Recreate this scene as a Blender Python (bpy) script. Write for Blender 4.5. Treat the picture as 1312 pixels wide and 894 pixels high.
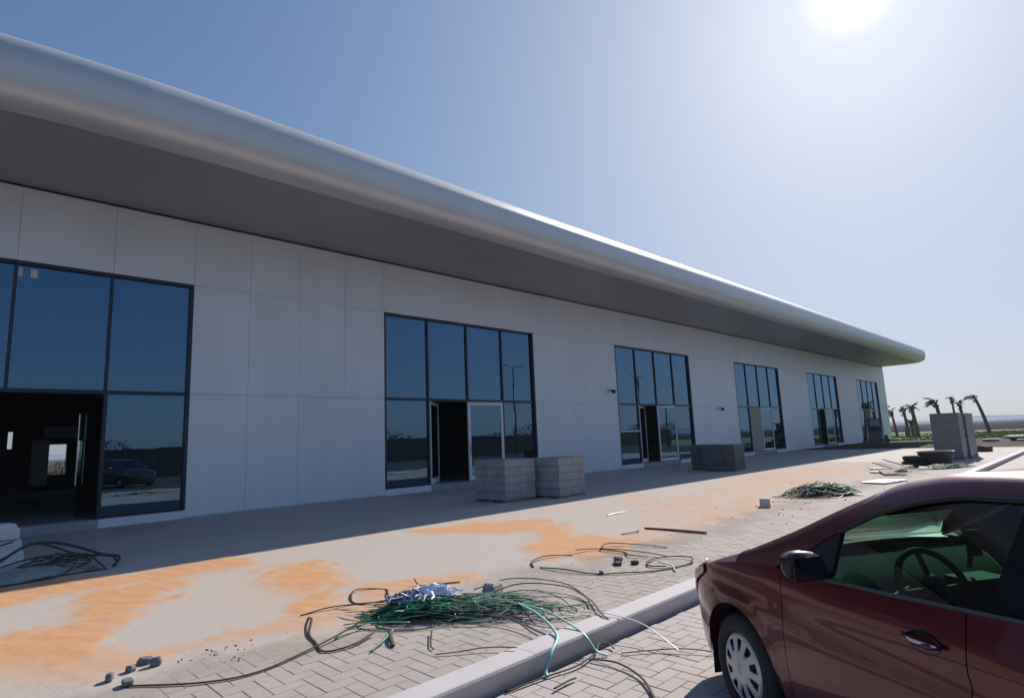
import bpy, bmesh, math, random
import numpy as np
from mathutils import Vector, Matrix
from math import sin, cos, pi, radians as R, sqrt, atan2

for o in list(bpy.data.objects):
    bpy.data.objects.remove(o)
scene = bpy.context.scene
col = scene.collection
random.seed(7)

# ------------------------------------------------------------------ camera
EYE = 1.6
YAW, PITCH, ROLL = .78504, .15321, -.04123
fwd = Vector((cos(YAW) * cos(PITCH), sin(YAW) * cos(PITCH), sin(PITCH)))
rgt = Vector((sin(YAW), -cos(YAW), 0))
upv = rgt.cross(fwd)
r2 = rgt * cos(ROLL) + upv * sin(ROLL)
u2 = -rgt * sin(ROLL) + upv * cos(ROLL)
cam_data = bpy.data.cameras.new('camera')
cam_data.lens = 36 * 753.66 / 1312
cam_data.sensor_width = 36
cam_data.clip_start = .05
cam_data.clip_end = 12000
cam = bpy.data.objects.new('camera', cam_data)
col.objects.link(cam)
M = Matrix((( r2.x, u2.x, -fwd.x, 0), (r2.y, u2.y, -fwd.y, 0), (r2.z, u2.z, -fwd.z, EYE), (0, 0, 0, 1)))
cam.matrix_world = M
scene.camera = cam

# ------------------------------------------------------------------ sky and sun
SUN_AZ, SUN_EL = R(11.3), R(34.1)          # azimuth counted from +X towards +Y
sun_dir = Vector((cos(SUN_AZ) * cos(SUN_EL), sin(SUN_AZ) * cos(SUN_EL), sin(SUN_EL)))
world = bpy.data.worlds.new('World')
scene.world = world
world.use_nodes = True
nt = world.node_tree
nt.nodes.clear()
out = nt.nodes.new('ShaderNodeOutputWorld')
bg = nt.nodes.new('ShaderNodeBackground')
sky = nt.nodes.new('ShaderNodeTexSky')
sky.sky_type = 'NISHITA'
sky.sun_disc = False
sky.sun_elevation = SUN_EL
sky.sun_rotation = pi / 2 - SUN_AZ
sky.air_density = 1.0
sky.dust_density = .9
sky.ozone_density = 2.5
bg.inputs[1].default_value = .120
# a hazy, slightly cool sky: tint, then a soft ceiling so the air round the sun keeps its tone
tint = nt.nodes.new('ShaderNodeVectorMath'); tint.operation = 'MULTIPLY'; tint.inputs[1].default_value = (.80, .99, 1.32)
nt.links.new(sky.outputs[0], tint.inputs[0])
den = nt.nodes.new('ShaderNodeVectorMath'); den.operation = 'MULTIPLY_ADD'; den.inputs[1].default_value = (1 / 6.4, 1 / 6.6, 1 / 7.8); den.inputs[2].default_value = (1, 1, 1)
nt.links.new(tint.outputs[0], den.inputs[0])
soft = nt.nodes.new('ShaderNodeVectorMath'); soft.operation = 'DIVIDE'
nt.links.new(tint.outputs[0], soft.inputs[0]); nt.links.new(den.outputs[0], soft.inputs[1])
# forward-scattered glare of the hazy air round the sun
wg = nt.nodes.new('ShaderNodeNewGeometry')
dt = nt.nodes.new('ShaderNodeVectorMath'); dt.operation = 'DOT_PRODUCT'; dt.inputs[1].default_value = tuple(-v for v in sun_dir)
nt.links.new(wg.outputs['Incoming'], dt.inputs[0])
def wmath(op, a, b_):
    q = nt.nodes.new('ShaderNodeMath'); q.operation = op
    for i, v in enumerate((a, b_)):
        if isinstance(v, (int, float)): q.inputs[i].default_value = v
        else: nt.links.new(v, q.inputs[i])
    return q.outputs[0]
dpos = wmath('MAXIMUM', dt.outputs['Value'], 0.0)
aur = wmath('ADD', wmath('MULTIPLY', wmath('POWER', dpos, 6.5), .95), wmath('ADD', wmath('MULTIPLY', wmath('POWER', dpos, 90.0), .7), wmath('MULTIPLY', wmath('POWER', dpos, 1800.0), 6.0)))
auc = nt.nodes.new('ShaderNodeVectorMath'); auc.operation = 'SCALE'; auc.inputs[0].default_value = (.98, 1, .90)
nt.links.new(aur, auc.inputs['Scale'])
sm_ = nt.nodes.new('ShaderNodeVectorMath'); sm_.operation = 'ADD'
nt.links.new(soft.outputs[0], sm_.inputs[0]); nt.links.new(auc.outputs[0], sm_.inputs[1])
nt.links.new(sm_.outputs[0], bg.inputs[0])
nt.links.new(bg.outputs[0], out.inputs[0])
sd = bpy.data.lights.new('sun', 'SUN')
sd.energy = 4.8
sd.angle = R(.55)
sd.color = (1, .90, .80)
so = bpy.data.objects.new('sun', sd)
col.objects.link(so)
so.rotation_euler = sun_dir.to_track_quat('Z', 'Y').to_euler()

scene.view_settings.view_transform = 'Standard'
scene.view_settings.look = 'None'
scene.view_settings.exposure = .27
scene.view_settings.gamma = 1

# ------------------------------------------------------------------ mesh helpers
class MB:
    """collects quads and triangles, then becomes one mesh"""
    def __init__(s):
        s.v, s.f, s.mi = [], [], []
    def add(s, vs, fs, mi=0):
        n = len(s.v)
        s.v += [tuple(p) for p in vs]
        s.f += [tuple(i + n for i in f) for f in fs]
        s.mi += [mi] * len(fs)
        return s
    def box(s, x0, x1, y0, y1, z0, z1, mi=0):
        return s.add([(x0, y0, z0), (x1, y0, z0), (x1, y1, z0), (x0, y1, z0), (x0, y0, z1), (x1, y0, z1), (x1, y1, z1), (x0, y1, z1)],
                     [(0, 3, 2, 1), (4, 5, 6, 7), (0, 1, 5, 4), (1, 2, 6, 5), (2, 3, 7, 6), (3, 0, 4, 7)], mi)
    def cham(s, x0, x1, y0, y1, z0, z1, c, mi=0, J=0):
        """box with the top edges chamfered; J jitters the top"""
        j = [random.uniform(-J, J) for _ in range(4)]
        vs = [(x0, y0, z0), (x1, y0, z0), (x1, y1, z0), (x0, y1, z0),
              (x0, y0, z1 - c + j[0]), (x1, y0, z1 - c + j[1]), (x1, y1, z1 - c + j[2]), (x0, y1, z1 - c + j[3]),
              (x0 + c, y0 + c, z1 + j[0]), (x1 - c, y0 + c, z1 + j[1]), (x1 - c, y1 - c, z1 + j[2]), (x0 + c, y1 - c, z1 + j[3])]
        fs = [(0, 1, 5, 4), (1, 2, 6, 5), (2, 3, 7, 6), (3, 0, 4, 7), (4, 5, 9, 8), (5, 6, 10, 9), (6, 7, 11, 10), (7, 4, 8, 11), (8, 9, 10, 11)]
        return s.add(vs, fs, mi)
    def tube(s, pts, r, n=6, cap=True, mi=0, flat=1.0):
        pts = [Vector(p) for p in pts]
        rs = r if isinstance(r, (list, tuple)) else [r] * len(pts)
        rings = []
        prev = None
        for i, p in enumerate(pts):
            t = (pts[min(i + 1, len(pts) - 1)] - pts[max(i - 1, 0)])
            if t.length < 1e-9: t = Vector((0, 0, 1))
            t.normalize()
            if prev is None:
                a = Vector((0, 0, 1)) if abs(t.z) < .9 else Vector((1, 0, 0))
                e = t.cross(a).normalized()
            else:
                e = (prev - t * prev.dot(t))
                e = e.normalized() if e.length > 1e-6 else t.orthogonal().normalized()
            prev = e
            b = t.cross(e)
            rings.append([p + (e * cos(2 * pi * k / n) + b * sin(2 * pi * k / n) * flat) * rs[i] for k in range(n)])
        vs = [q for rg in rings for q in rg]
        fs = []
        for i in range(len(rings) - 1):
            for k in range(n):
                a, b2 = i * n + k, i * n + (k + 1) % n
                fs.append((a, b2, b2 + n, a + n))
        if cap:
            fs.append(tuple(reversed(range(n))))
            fs.append(tuple(range((len(rings) - 1) * n, len(rings) * n)))
        return s.add(vs, fs, mi)
    def lathe(s, prof, axis='z', n=32, c=(0, 0, 0), mi=0):
        vs, fs = [], []
        m = len(prof)
        for k in range(n):
            a = 2 * pi * k / n
            for r_, h in prof:
                if axis == 'z': p = (c[0] + r_ * cos(a), c[1] + r_ * sin(a), c[2] + h)
                elif axis == 'y': p = (c[0] + r_ * cos(a), c[1] + h, c[2] + r_ * sin(a))
                else: p = (c[0] + h, c[1] + r_ * cos(a), c[2] + r_ * sin(a))
                vs.append(p)
        for k in range(n):
            for j in range(m - 1):
                a, b = k * m + j, ((k + 1) % n) * m + j
                fs.append((a, b, b + 1, a + 1))
        return s.add(vs, fs, mi)
    def grid(s, rows, mi=0, flip=False):
        m = len(rows[0])
        vs = [p for r_ in rows for p in r_]
        fs = []
        for i in range(len(rows) - 1):
            for j in range(m - 1):
                q = (i * m + j, i * m + j + 1, (i + 1) * m + j + 1, (i + 1) * m + j)
                fs.append(tuple(reversed(q)) if flip else q)
        return s.add(vs, fs, mi)
    def build(s, name, mats, parent=None, smooth=False, loc=None, recalc=False):
        me = bpy.data.meshes.new(name)
        me.from_pydata([tuple(v) for v in s.v], [], s.f)
        if not isinstance(mats, (list, tuple)): mats = [mats]
        for m in mats: me.materials.append(m)
        if any(s.mi): me.polygons.foreach_set('material_index', s.mi)
        if recalc:
            bm = bmesh.new(); bm.from_mesh(me)
            bmesh.ops.remove_doubles(bm, verts=bm.verts, dist=1e-5)
            bmesh.ops.recalc_face_normals(bm, faces=bm.faces); bm.to_mesh(me); bm.free()
        if smooth:
            me.polygons.foreach_set('use_smooth', [True] * len(me.polygons))
            if smooth != True:
                try: me.set_sharp_from_angle(angle=R(smooth))
                except Exception: pass
        me.update()
        return link(name, me, parent, loc)

def link(name, me, parent=None, loc=None, rz=0):
    o = bpy.data.objects.new(name, me)
    col.objects.link(o)
    if parent: o.parent = parent
    if loc is not None: o.location = loc
    if rz: o.rotation_euler = (0, 0, rz)
    return o

def tag(o, label, cat, group=None):
    o['label'] = label; o['category'] = cat
    if group: o['group'] = group
    return o

def struct(o):
    o['kind'] = 'structure'; return o

def stuff(o):
    o['kind'] = 'stuff'; return o

def empty(name, loc=(0, 0, 0), rz=0):
    o = bpy.data.objects.new(name, None)
    o.empty_display_size = .2
    o.location = loc; o.rotation_euler = (0, 0, rz)
    col.objects.link(o)
    return o

def copy_tree(o, parent=None):
    c = o.copy(); col.objects.link(c)
    if parent: c.parent = parent
    for ch in [k for k in bpy.data.objects if k.parent == o and k != c]:
        copy_tree(ch, c)
    return c

# ------------------------------------------------------------------ materials
def mat(name, color=(.5, .5, .5), rough=.5, metal=0, spec=.5, coat=0, coat_rough=.05, vary=0, vscale=3, bump=0, bscale=20, color2=None, vdetail=5, rvary=0, stretch=None, sheen=0):
    m = bpy.data.materials.new(name)
    m.use_nodes = True
    n = m.node_tree; b = n.nodes['Principled BSDF']
    b.inputs['Base Color'].default_value = (*color, 1)
    b.inputs['Roughness'].default_value = rough
    b.inputs['Metallic'].default_value = metal
    b.inputs['Specular IOR Level'].default_value = spec
    b.inputs['Coat Weight'].default_value = coat
    b.inputs['Coat Roughness'].default_value = coat_rough
    tc = n.nodes.new('ShaderNodeNewGeometry')
    src = tc.outputs['Position']
    if stretch:
        mp = n.nodes.new('ShaderNodeMapping'); mp.inputs['Scale'].default_value = stretch
        n.links.new(src, mp.inputs['Vector']); src = mp.outputs[0]
    if vary or color2:
        nz = n.nodes.new('ShaderNodeTexNoise'); nz.inputs['Scale'].default_value = vscale; nz.inputs['Detail'].default_value = vdetail
        n.links.new(src, nz.inputs['Vector'])
        rp = n.nodes.new('ShaderNodeValToRGB')
        c2 = color2 or tuple(max(0, c * (1 - vary)) for c in color)
        c1 = color if color2 else tuple(min(1, c * (1 + vary)) for c in color)
        rp.color_ramp.elements[0].position = .32; rp.color_ramp.elements[1].position = .68
        rp.color_ramp.elements[0].color = (*c2, 1); rp.color_ramp.elements[1].color = (*c1, 1)
        n.links.new(nz.outputs[0], rp.inputs[0]); n.links.new(rp.outputs[0], b.inputs['Base Color'])
        if rvary:
            mr = n.nodes.new('ShaderNodeMapRange'); mr.inputs['To Min'].default_value = rough - rvary; mr.inputs['To Max'].default_value = rough + rvary
            n.links.new(nz.outputs[0], mr.inputs[0]); n.links.new(mr.outputs[0], b.inputs['Roughness'])
    if bump:
        nb = n.nodes.new('ShaderNodeTexNoise'); nb.inputs['Scale'].default_value = bscale; nb.inputs['Detail'].default_value = 4
        n.links.new(src, nb.inputs['Vector'])
        bp = n.nodes.new('ShaderNodeBump'); bp.inputs['Strength'].default_value = 1; bp.inputs['Distance'].default_value = bump
        n.links.new(nb.outputs[0], bp.inputs['Height']); n.links.new(bp.outputs[0], b.inputs['Normal'])
    return m

def glass(name, tint, refl, refl_tint=(1, 1, 1), rough=.0, fres=1.5, warp=0):
    m = bpy.data.materials.new(name); m.use_nodes = True
    n = m.node_tree; n.nodes.clear()
    o = n.nodes.new('ShaderNodeOutputMaterial')
    t = n.nodes.new('ShaderNodeBsdfTransparent'); t.inputs[0].default_value = (*tint, 1)
    g = n.nodes.new('ShaderNodeBsdfGlossy'); g.inputs[0].default_value = (*refl_tint, 1); g.inputs['Roughness'].default_value = rough
    fr = n.nodes.new('ShaderNodeFresnel'); fr.inputs[0].default_value = fres
    mr = n.nodes.new('ShaderNodeMapRange'); mr.inputs['To Min'].default_value = refl; mr.inputs['To Max'].default_value = 1
    mx = n.nodes.new('ShaderNodeMixShader')
    n.links.new(fr.outputs[0], mr.inputs[0]); n.links.new(mr.outputs[0], mx.inputs[0])
    n.links.new(t.outputs[0], mx.inputs[1]); n.links.new(g.outputs[0], mx.inputs[2]); n.links.new(mx.outputs[0], o.inputs[0])
    if warp:
        ge = n.nodes.new('ShaderNodeNewGeometry')
        nz = n.nodes.new('ShaderNodeTexNoise'); nz.inputs['Scale'].default_value = .8
        bp = n.nodes.new('ShaderNodeBump'); bp.inputs['Distance'].default_value = warp; bp.inputs['Strength'].default_value = 1
        n.links.new(ge.outputs['Position'], nz.inputs['Vector']); n.links.new(nz.outputs[0], bp.inputs['Height'])
        n.links.new(bp.outputs[0], g.inputs['Normal'])
    return m

m_panel = mat('white_panel', (.70, .74, .79), .42, vary=.05, vscale=.9, rvary=.08, stretch=(1, 1, .35))
m_backing = mat('joint_backing', (.66, .70, .75), .7)
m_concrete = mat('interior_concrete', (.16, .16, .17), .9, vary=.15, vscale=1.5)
m_frame = mat('dark_frame', (.022, .032, .055), .35, metal=.3)
m_alu = mat('light_frame', (.72, .73, .74), .45)
m_steel = mat('steel', (.7, .72, .74), .22, metal=1)
m_glass = glass('shop_glass', (.10, .16, .22), .30, (.30, .51, .74), fres=1.45, warp=.002)
m_clear = glass('clear_glass', (.55, .72, .66), .06, (.9, 1, 1))
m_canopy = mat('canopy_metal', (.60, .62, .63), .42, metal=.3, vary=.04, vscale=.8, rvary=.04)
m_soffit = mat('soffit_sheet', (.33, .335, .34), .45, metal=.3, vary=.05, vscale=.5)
m_seam = mat('seam_shadow', (.22, .23, .24), .6, metal=.4)
m_roof = mat('roof_sheet', (.55, .56, .58), .35, metal=.6)
m_black = mat('black_gap', (.01, .01, .012), .9)

# ------------------------------------------------------------------ building
YW = 16.59                     # face of the wall
ZT, ZW, ZS = 3.11, 6.0, 7.76   # transom, window head, soffit
XL, XR = -12.0, 73.1
WX = [-2.45] + [10.62 + 13.05 * k for k in range(5)]
WW = 7.24
bld = empty('commercial_building', (30, 25, 0))
tag(bld, 'long white panelled commercial building with six tall shopfronts under a rounded metal canopy', 'building')
B0 = Vector((-30, -25, 0))     # children are written in world metres
def bpart(mb, name, mats, parent=None, **k):
    if parent is None:
        return mb.build(name, mats, bld, loc=B0, **k)
    return mb.build(name, mats, parent, **k)

# structural wall behind the panels, floor, rear wall, inside partitions
mb = MB()
xs = [XL] + [v for w in WX for v in (w, w + WW)] + [XR]
for a, b in zip(xs[0::2], xs[1::2]):
    mb.box(a, b, YW + .035, YW + .3, 0, ZW)
mb.box(XL, XR, YW + .035, YW + .3, ZW, ZS + .3)
bpart(mb, 'wall_backing', m_backing)
mb = MB()
mb.box(XL, XL + .3, YW + .3, 34.3, .2, ZS + .3)
mb.box(XR - .3, XR, YW + .3, 34.3, .2, ZS + .3)
# rear wall with two openings behind the first shopfront
mb.box(XL, 2.62, 34, 34.3, .2, ZS); mb.box(2.8, 3.62, 34, 34.3, .2, ZS); mb.box(2.62, 2.8, 34, 34.3, .2, 2.1); mb.box(2.62, 2.8, 34, 34.3, 2.85, ZS)
mb.box(3.98, 3.99, 34, 34.3, .95, 2.2)
mb.box(4.75, 5.15, 34, 34.3, .2, ZS)
mb.box(5.95, XR, 34, 34.3, .2, ZS)
mb.box(3.62, 4.75, 34, 34.3, .2, .9); mb.box(3.62, 4.75, 34, 34.3, 2.25, ZS)
mb.box(5.15, 5.95, 34, 34.3, .2, .95); mb.box(5.15, 5.95, 34, 34.3, 2.4, ZS)
for xx in (8.0, 21.2, 34.3, 47.3, 60.4):
    mb.box(xx - .1, xx + .1, YW + .3, 33.99, .2, ZS)
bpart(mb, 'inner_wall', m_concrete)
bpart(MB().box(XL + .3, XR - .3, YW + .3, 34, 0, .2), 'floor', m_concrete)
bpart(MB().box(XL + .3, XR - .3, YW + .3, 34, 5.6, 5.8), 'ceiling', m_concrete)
mb = MB(); mb.box(3.4, 5.1, 29.9, 30.0, 2.42, 2.9); mb.box(3.05, 3.6, 29.9, 29.97, .6, 2.35)
bpart(mb, 'partition_board', mat('pale_board', (.72, .73, .74), .7))
mb = MB(); mb.box(3.98, 4.03, 34.02, 34.1, .9, 2.25)
bpart(mb, 'rear_window_bar', m_frame)

# white panels
cols = []
x = WX[0] - 1.4775 * 6
for k, w in enumerate(WX):
    lo = WX[k - 1] + WW if k else w - 5.87
    n = 4
    for i in range(n):
        a, b = lo + (w - lo) * i / n, lo + (w - lo) * (i + 1) / n
        cols.append((a, b, True))
    for i in range(4):
        cols.append((w + WW * i / 4, w + WW * (i + 1) / 4, False))
a0 = WX[-1] + WW
cols += [(a0, (a0 + XR) / 2, True), ((a0 + XR) / 2, XR, True)]
cols = [(-12, -10.2, True), (-10.2, WX[0] - 5.87, True)] + cols
pm = {}
def panel(a, b, z0, z1):
    key = (round(b - a, 3), round(z1 - z0, 3))
    if key not in pm:
        m_ = MB(); g = .003; c = .003
        w_, h_ = b - a, z1 - z0
        vs = [(g, 0 + c, g), (w_ - g, c, g), (w_ - g, c, h_ - g), (g, c, h_ - g),
              (g + c, 0, g + c), (w_ - g - c, 0, g + c), (w_ - g - c, 0, h_ - g - c), (g + c, 0, h_ - g - c),
              (g, .03, g), (w_ - g, .03, g), (w_ - g, .03, h_ - g), (g, .03, h_ - g)]
        fs = [(4, 5, 6, 7), (0, 1, 5, 4), (1, 2, 6, 5), (2, 3, 7, 6), (3, 0, 4, 7), (8, 9, 1, 0), (9, 10, 2, 1), (10, 11, 3, 2), (11, 8, 0, 3)]
        m_.add(vs, fs)
        me = bpy.data.meshes.new('wall_panel'); me.from_pydata(m_.v, [], m_.f); me.materials.append(m_panel)
        pm[key] = me
    o = link('wall_panel', pm[key], bld)
    o.location = Vector((a, YW + random.uniform(-.0012, .0012), z0)) + B0
    o.rotation_euler = (random.uniform(-.0008, .0008), 0, random.uniform(-.0008, .0008))
for a, b, pier in cols:
    if pier:
        panel(a, b, .03, ZT); panel(a, b, ZT, ZW)
    panel(a, b, ZW, ZS - .05)
# end wall panels (seen from the side)
mb = MB()
for i in range(6):
    for z0, z1 in ((.03, ZT), (ZT, ZW), (ZW, ZS - .05)):
        mb.box(XR + .004, XR + .03, YW + .02 + i * 2.9, YW + i * 2.9 + 2.9, z0 + .006, z1 - .006)
bpart(mb, 'end_wall_panel', m_panel)
bpart(MB().box(XL, XR, YW - .004, YW + .03, ZS - .05, ZS + .01), 'soffit_trim', m_frame)

# shopfronts: frame > pane, sill ; door leaves are parts of the building
def shopfront(k, w, fixed):
    mb = MB(); y0, y1 = YW - .005, YW + .20
    t = .07
    mb.box(w, w + t, y0, y1, .2, ZW); mb.box(w + WW - t, w + WW, y0, y1, .2, ZW)
    mb.box(w + t, w + WW - t, y0, y1, ZW - t, ZW)
    b = WW / 4
    for i in (1, 2, 3):
        mb.box(w + b * i - .032, w + b * i + .032, y0 + .05, y1 - .01, ZT + .045 , ZW - t)
    mb.box(w + t, w + WW - t, y0 + .045, y1 - .01, ZT - .045, ZT + .045)
    for i in (1, 2, 3):
        if (i - 1 in fixed) or (i in fixed):
            mb.box(w + b * i - .032, w + b * i + .032, y0 + .05, y1 - .01, .2, ZT - .045)
    for i in fixed:
        a0 = w + b * i + .033 if i else w + t
        a1 = w + b * (i + 1) - .033 if i < 3 else w + WW - t
        mb.box(a0, a1, y0 + .04, y1 - .01, .2, .27)
    fr = bpart(mb, 'shopfront_frame', m_frame)
    for i in range(4):
        a0 = w + b * i + .03 if i else w + t - .004
        a1 = w + b * (i + 1) - .03 if i < 3 else w + WW - t + .004
        p = bpart(MB().box(a0, a1, YW + .10, YW + .112, ZT + .04, ZW - t + .004), 'pane', m_glass, fr)
        p.rotation_euler = (0, 0, 0)
        if i in fixed and (k, i) not in NOPANE:
            bpart(MB().box(a0, a1, YW + .10, YW + .112, .26, ZT - .04), 'pane', m_glass, fr)
    for i in fixed:
        bpart(MB().cham(w + b * i, w + b * (i + 1) , YW - .03, YW + .2, .0, .195, .01), 'sill', m_panel, fr)
    return fr

NOPANE = {}
FIX = [(3,), (0, 3), (0, 3), (0, 3), (0, 3), (0, 3)]
for k, w in enumerate(WX):
    fr = shopfront(k, w, FIX[k])
    # threshold slab in the doorway
    lo = [i for i in range(4) if i not in FIX[k]]
    bpart(MB().cham(w + WW / 4 * lo[0], w + WW / 4 * (lo[-1] + 1), YW - .06, YW + .3, 0, .19, .012), 'doorstep', mat('step_concrete', (.33, .33, .35), .85, vary=.1, vscale=4))

def leaf(hx, width, ang, h=2.86, fw=.09, m=m_alu, handed=1, z0=.205, g=m_glass, handle=True):
    """framed door leaf hinged at hx; ang 0 lies in the wall plane, positive swings inward"""
    e = MB()
    e.box(0, width, -.025, .025, z0 + .0, z0 + fw * 1.6); e.box(0, width, -.025, .025, z0 + h - fw, z0 + h)
    e.box(0, fw, -.025, .025, z0 + fw * 1.6, z0 + h - fw); e.box(width - fw, width, -.025, .025, z0 + fw * 1.6, z0 + h - fw)
    d = e.build('door_leaf', m, bld)
    d.location = Vector((hx, YW + .06, 0)) + B0
    d.rotation_euler = (0, 0, ang if handed > 0 else pi - ang)
    MB().box(fw - .005, width - fw + .005, -.006, .006, z0 + fw * 1.5, z0 + h - fw + .005).build('pane', g, d)
    if handle:
        hb = MB()
        for s in (-1, 1):
            hb.tube([(width - .05, s * .025, z0 + .95), (width - .05, s * .07, z0 + .95), (width - .05, s * .07, z0 + 1.25), (width - .05, s * .025, z0 + 1.25)], .011, 6)
        hb.build('handle', m_black, d)
    return d
b = WW / 4
# second shopfront: left leaf swung in, right leaf closed
leaf(WX[1] + b + .05, b - .09, R(43), fw=.12)
leaf(WX[1] + 3 * b - .05, b - .09, R(3), handed=-1, fw=.12)
leaf(WX[2] + b + .05, b - .09, R(23), fw=.12)
leaf(WX[2] + 3 * b - .05, b - .09, R(2), handed=-1)
leaf(WX[3] + 3 * b - .05, b - .09, R(1), handed=-1)
leaf(WX[4] + b + .05, b - .09, R(13), m=m_frame)
leaf(WX[4] + 3 * b - .05, b - .09, R(2), handed=-1)
leaf(WX[5] + 3 * b - .05, b - .09, R(2), handed=-1, m=m_frame)
# half height rail in the third shopfront's first bay
bpart(MB().box(WX[2] + .07, WX[2] + b - .033, YW + .02, YW + .09, 1.76, 1.82), 'window_rail', m_alu)
m_ply = mat('door_board', (.34, .31, .27), .7, vary=.12, vscale=2, stretch=(6, 6, 1))
m_ply2 = mat('brown_board', (.10, .075, .07), .7, vary=.12, vscale=2)
bpart(MB().box(WX[3] + b + .04, WX[3] + b * 2 - .02, YW + .05, YW + .09, .21, ZT - .05), 'door_board', m_ply)['label'] = 'tan board closing the doorway'
bpart(MB().box(WX[5] + b + .04, WX[5] + b * 2 - .02, YW + .05, YW + .09, .21, ZT - .05), 'door_board', m_ply2)['label'] = 'dark brown board closing the doorway'
# first shopfront: frameless glass leaf swung inward with two long pull bars
d = MB().box(0, 1.1, -.006, .006, .22, 3.02).build('glass_door', m_clear, bld)
d.location = Vector((2.93, YW + .1, 0)) + B0
d.rotation_euler = (0, 0, R(101))
hb = MB()
for s in (-1, 1):
    hb.tube([(1.0, s * .07, .95), (1.0, s * .07, 2.65)], .018, 8)
    for zz in (1.15, 2.45): hb.tube([(1.0, 0, zz), (1.0, s * .07, zz)], .01, 6)
hb.build('pull_bar', m_steel, d, smooth=40)
MB().box(0, 1.1, -.02, .02, .2, .28).build('door_rail', m_frame, d); MB().box(0, 1.1, -.02, .02, 3.0, 3.06).build('door_rail', m_frame, d)
bpart(MB().box(2.96, 3.03, YW + .03, YW + .14, .2, ZT - .045), 'door_post', m_frame)
mb = MB()
for dx in (-.13, .13): mb.box(1.37 + dx - .07, 1.37 + dx + .05, YW + .094, YW + .099, 5.66, 5.86)
bpart(mb, 'glass_sticker', mat('sticker', (.5, .6, .65), .6))

# canopy: flat soffit plus a bull-nose that bends round the far corner
def canopy_path():
    P = []
    x = XL - 6
    while x < 71.3:
        y = 13.0 + (.013 * max(0, 4.5 - x) ** 2.0 if x > -4 else .013 * 8.5 ** 2 + .221 * (-4 - x))
        P.append((Vector((x, y)), None)); x += 1.475 if x < 70 else .5
    P = [p[0] for p in P]
    c = Vector((71.2, 14.55)); r_ = 1.55
    for i in range(0, 13):
        a = -pi / 2 + (pi / 2) * i / 12
        P.append(c + Vector((cos(a), sin(a))) * r_)
    for y in (16, 20, 26, 34.5): P.append(Vector((72.75, y)))
    return P
CP = canopy_path()
def normals(P):
    N = []
    for i in range(len(P)):
        t = P[min(i + 1, len(P) - 1)] - P[max(i - 1, 0)]; t.normalize()
        N.append(Vector((t.y, -t.x)))
    return N
CN = normals(CP)
prof = [(.11, 7.760), (.20, 7.763)]
for i in range(0, 17):
    a = -pi / 2 + .22 + (pi - .22) * i / 16
    if a < 0: prof.append((.02 + .70 * cos(a) ** .58, 8.47 - .70 * (-sin(a)) ** .95))
    else: prof.append((.02 + .70 * cos(a), 8.47 + .70 * sin(a)))
prof += [(-.35, 9.20), (-1.2, 9.28)]
pi0 = 0
segs = list(range(0, len(CP) - 17, 2)) + [len(CP) - 17, len(CP) - 13, len(CP) - 9, len(CP) - 5, len(CP) - 4, len(CP) - 3, len(CP) - 2, len(CP) - 1]
segs = sorted(set(segs))
for a, b_ in zip(segs[:-1], segs[1:]):
    rows = []
    idx = list(range(a, b_ + 1))
    for ii, i in enumerate(idx):
        p, n_ = CP[i], CN[i]
        if ii == 0 or ii == len(idx) - 1:
            t = Vector((-n_.y, n_.x)); p = p + t * (.0012 if ii == 0 else -.0012)
        rows.append([(p.x + n_.x * q[0], p.y + n_.y * q[0], q[1]) for q in prof])
    m_ = MB().grid(rows)
    bpart(m_, 'canopy_panel', m_canopy, smooth=True)
# dark joint backing just behind the panels
rows = [[(CP[i].x + CN[i].x * (q[0] - .012), CP[i].y + CN[i].y * (q[0] - .012), q[1] + (.006 if q[1] < 8.4 else -.006)) for q in prof] for i in range(len(CP))]
bpart(MB().grid(rows), 'canopy_backing', m_canopy, smooth=True)
# soffit panels
sm = MB()
def soffit(i0, i1, mbx):
    rows = []
    for i in range(i0, i1 + 1):
        p = CP[i] - CN[i] * .13
        rows.append([(p.x, p.y, 7.758), (min(p.x, XR + .05), YW + .02, 7.758)])
    mbx.grid(rows)
n_straight = len(CP) - 17
for a in range(0, n_straight, 2):
    m_ = MB(); b_ = min(a + 2, n_straight)
    p0, p1 = CP[a], CP[b_]
    z = 7.757
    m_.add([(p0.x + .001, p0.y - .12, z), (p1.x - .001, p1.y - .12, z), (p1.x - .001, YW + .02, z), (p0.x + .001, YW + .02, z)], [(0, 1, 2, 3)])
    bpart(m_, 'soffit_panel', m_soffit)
m_ = MB()
fan = [(CP[n_straight].x, YW + .02, 7.757)] + [(CP[i].x + CN[i].x * .12, CP[i].y + CN[i].y * .12, 7.757) for i in range(n_straight, len(CP) - 4)] + [(CP[-4].x + .12, YW + .02, 7.757)]
m_.add(fan, [tuple(range(len(fan)))])
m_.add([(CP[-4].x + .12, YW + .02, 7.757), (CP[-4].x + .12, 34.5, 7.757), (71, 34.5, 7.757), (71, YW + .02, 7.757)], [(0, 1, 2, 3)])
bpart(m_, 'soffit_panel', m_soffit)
bpart(MB().box(XL - 6, 71.6, 14.2, 34.5, 9.22, 9.3), 'roof', m_roof)
bpart(MB().box(XL - 6, 72, YW + .1, 34.5, 7.78, 7.86), 'roof_slab', m_concrete)

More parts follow.
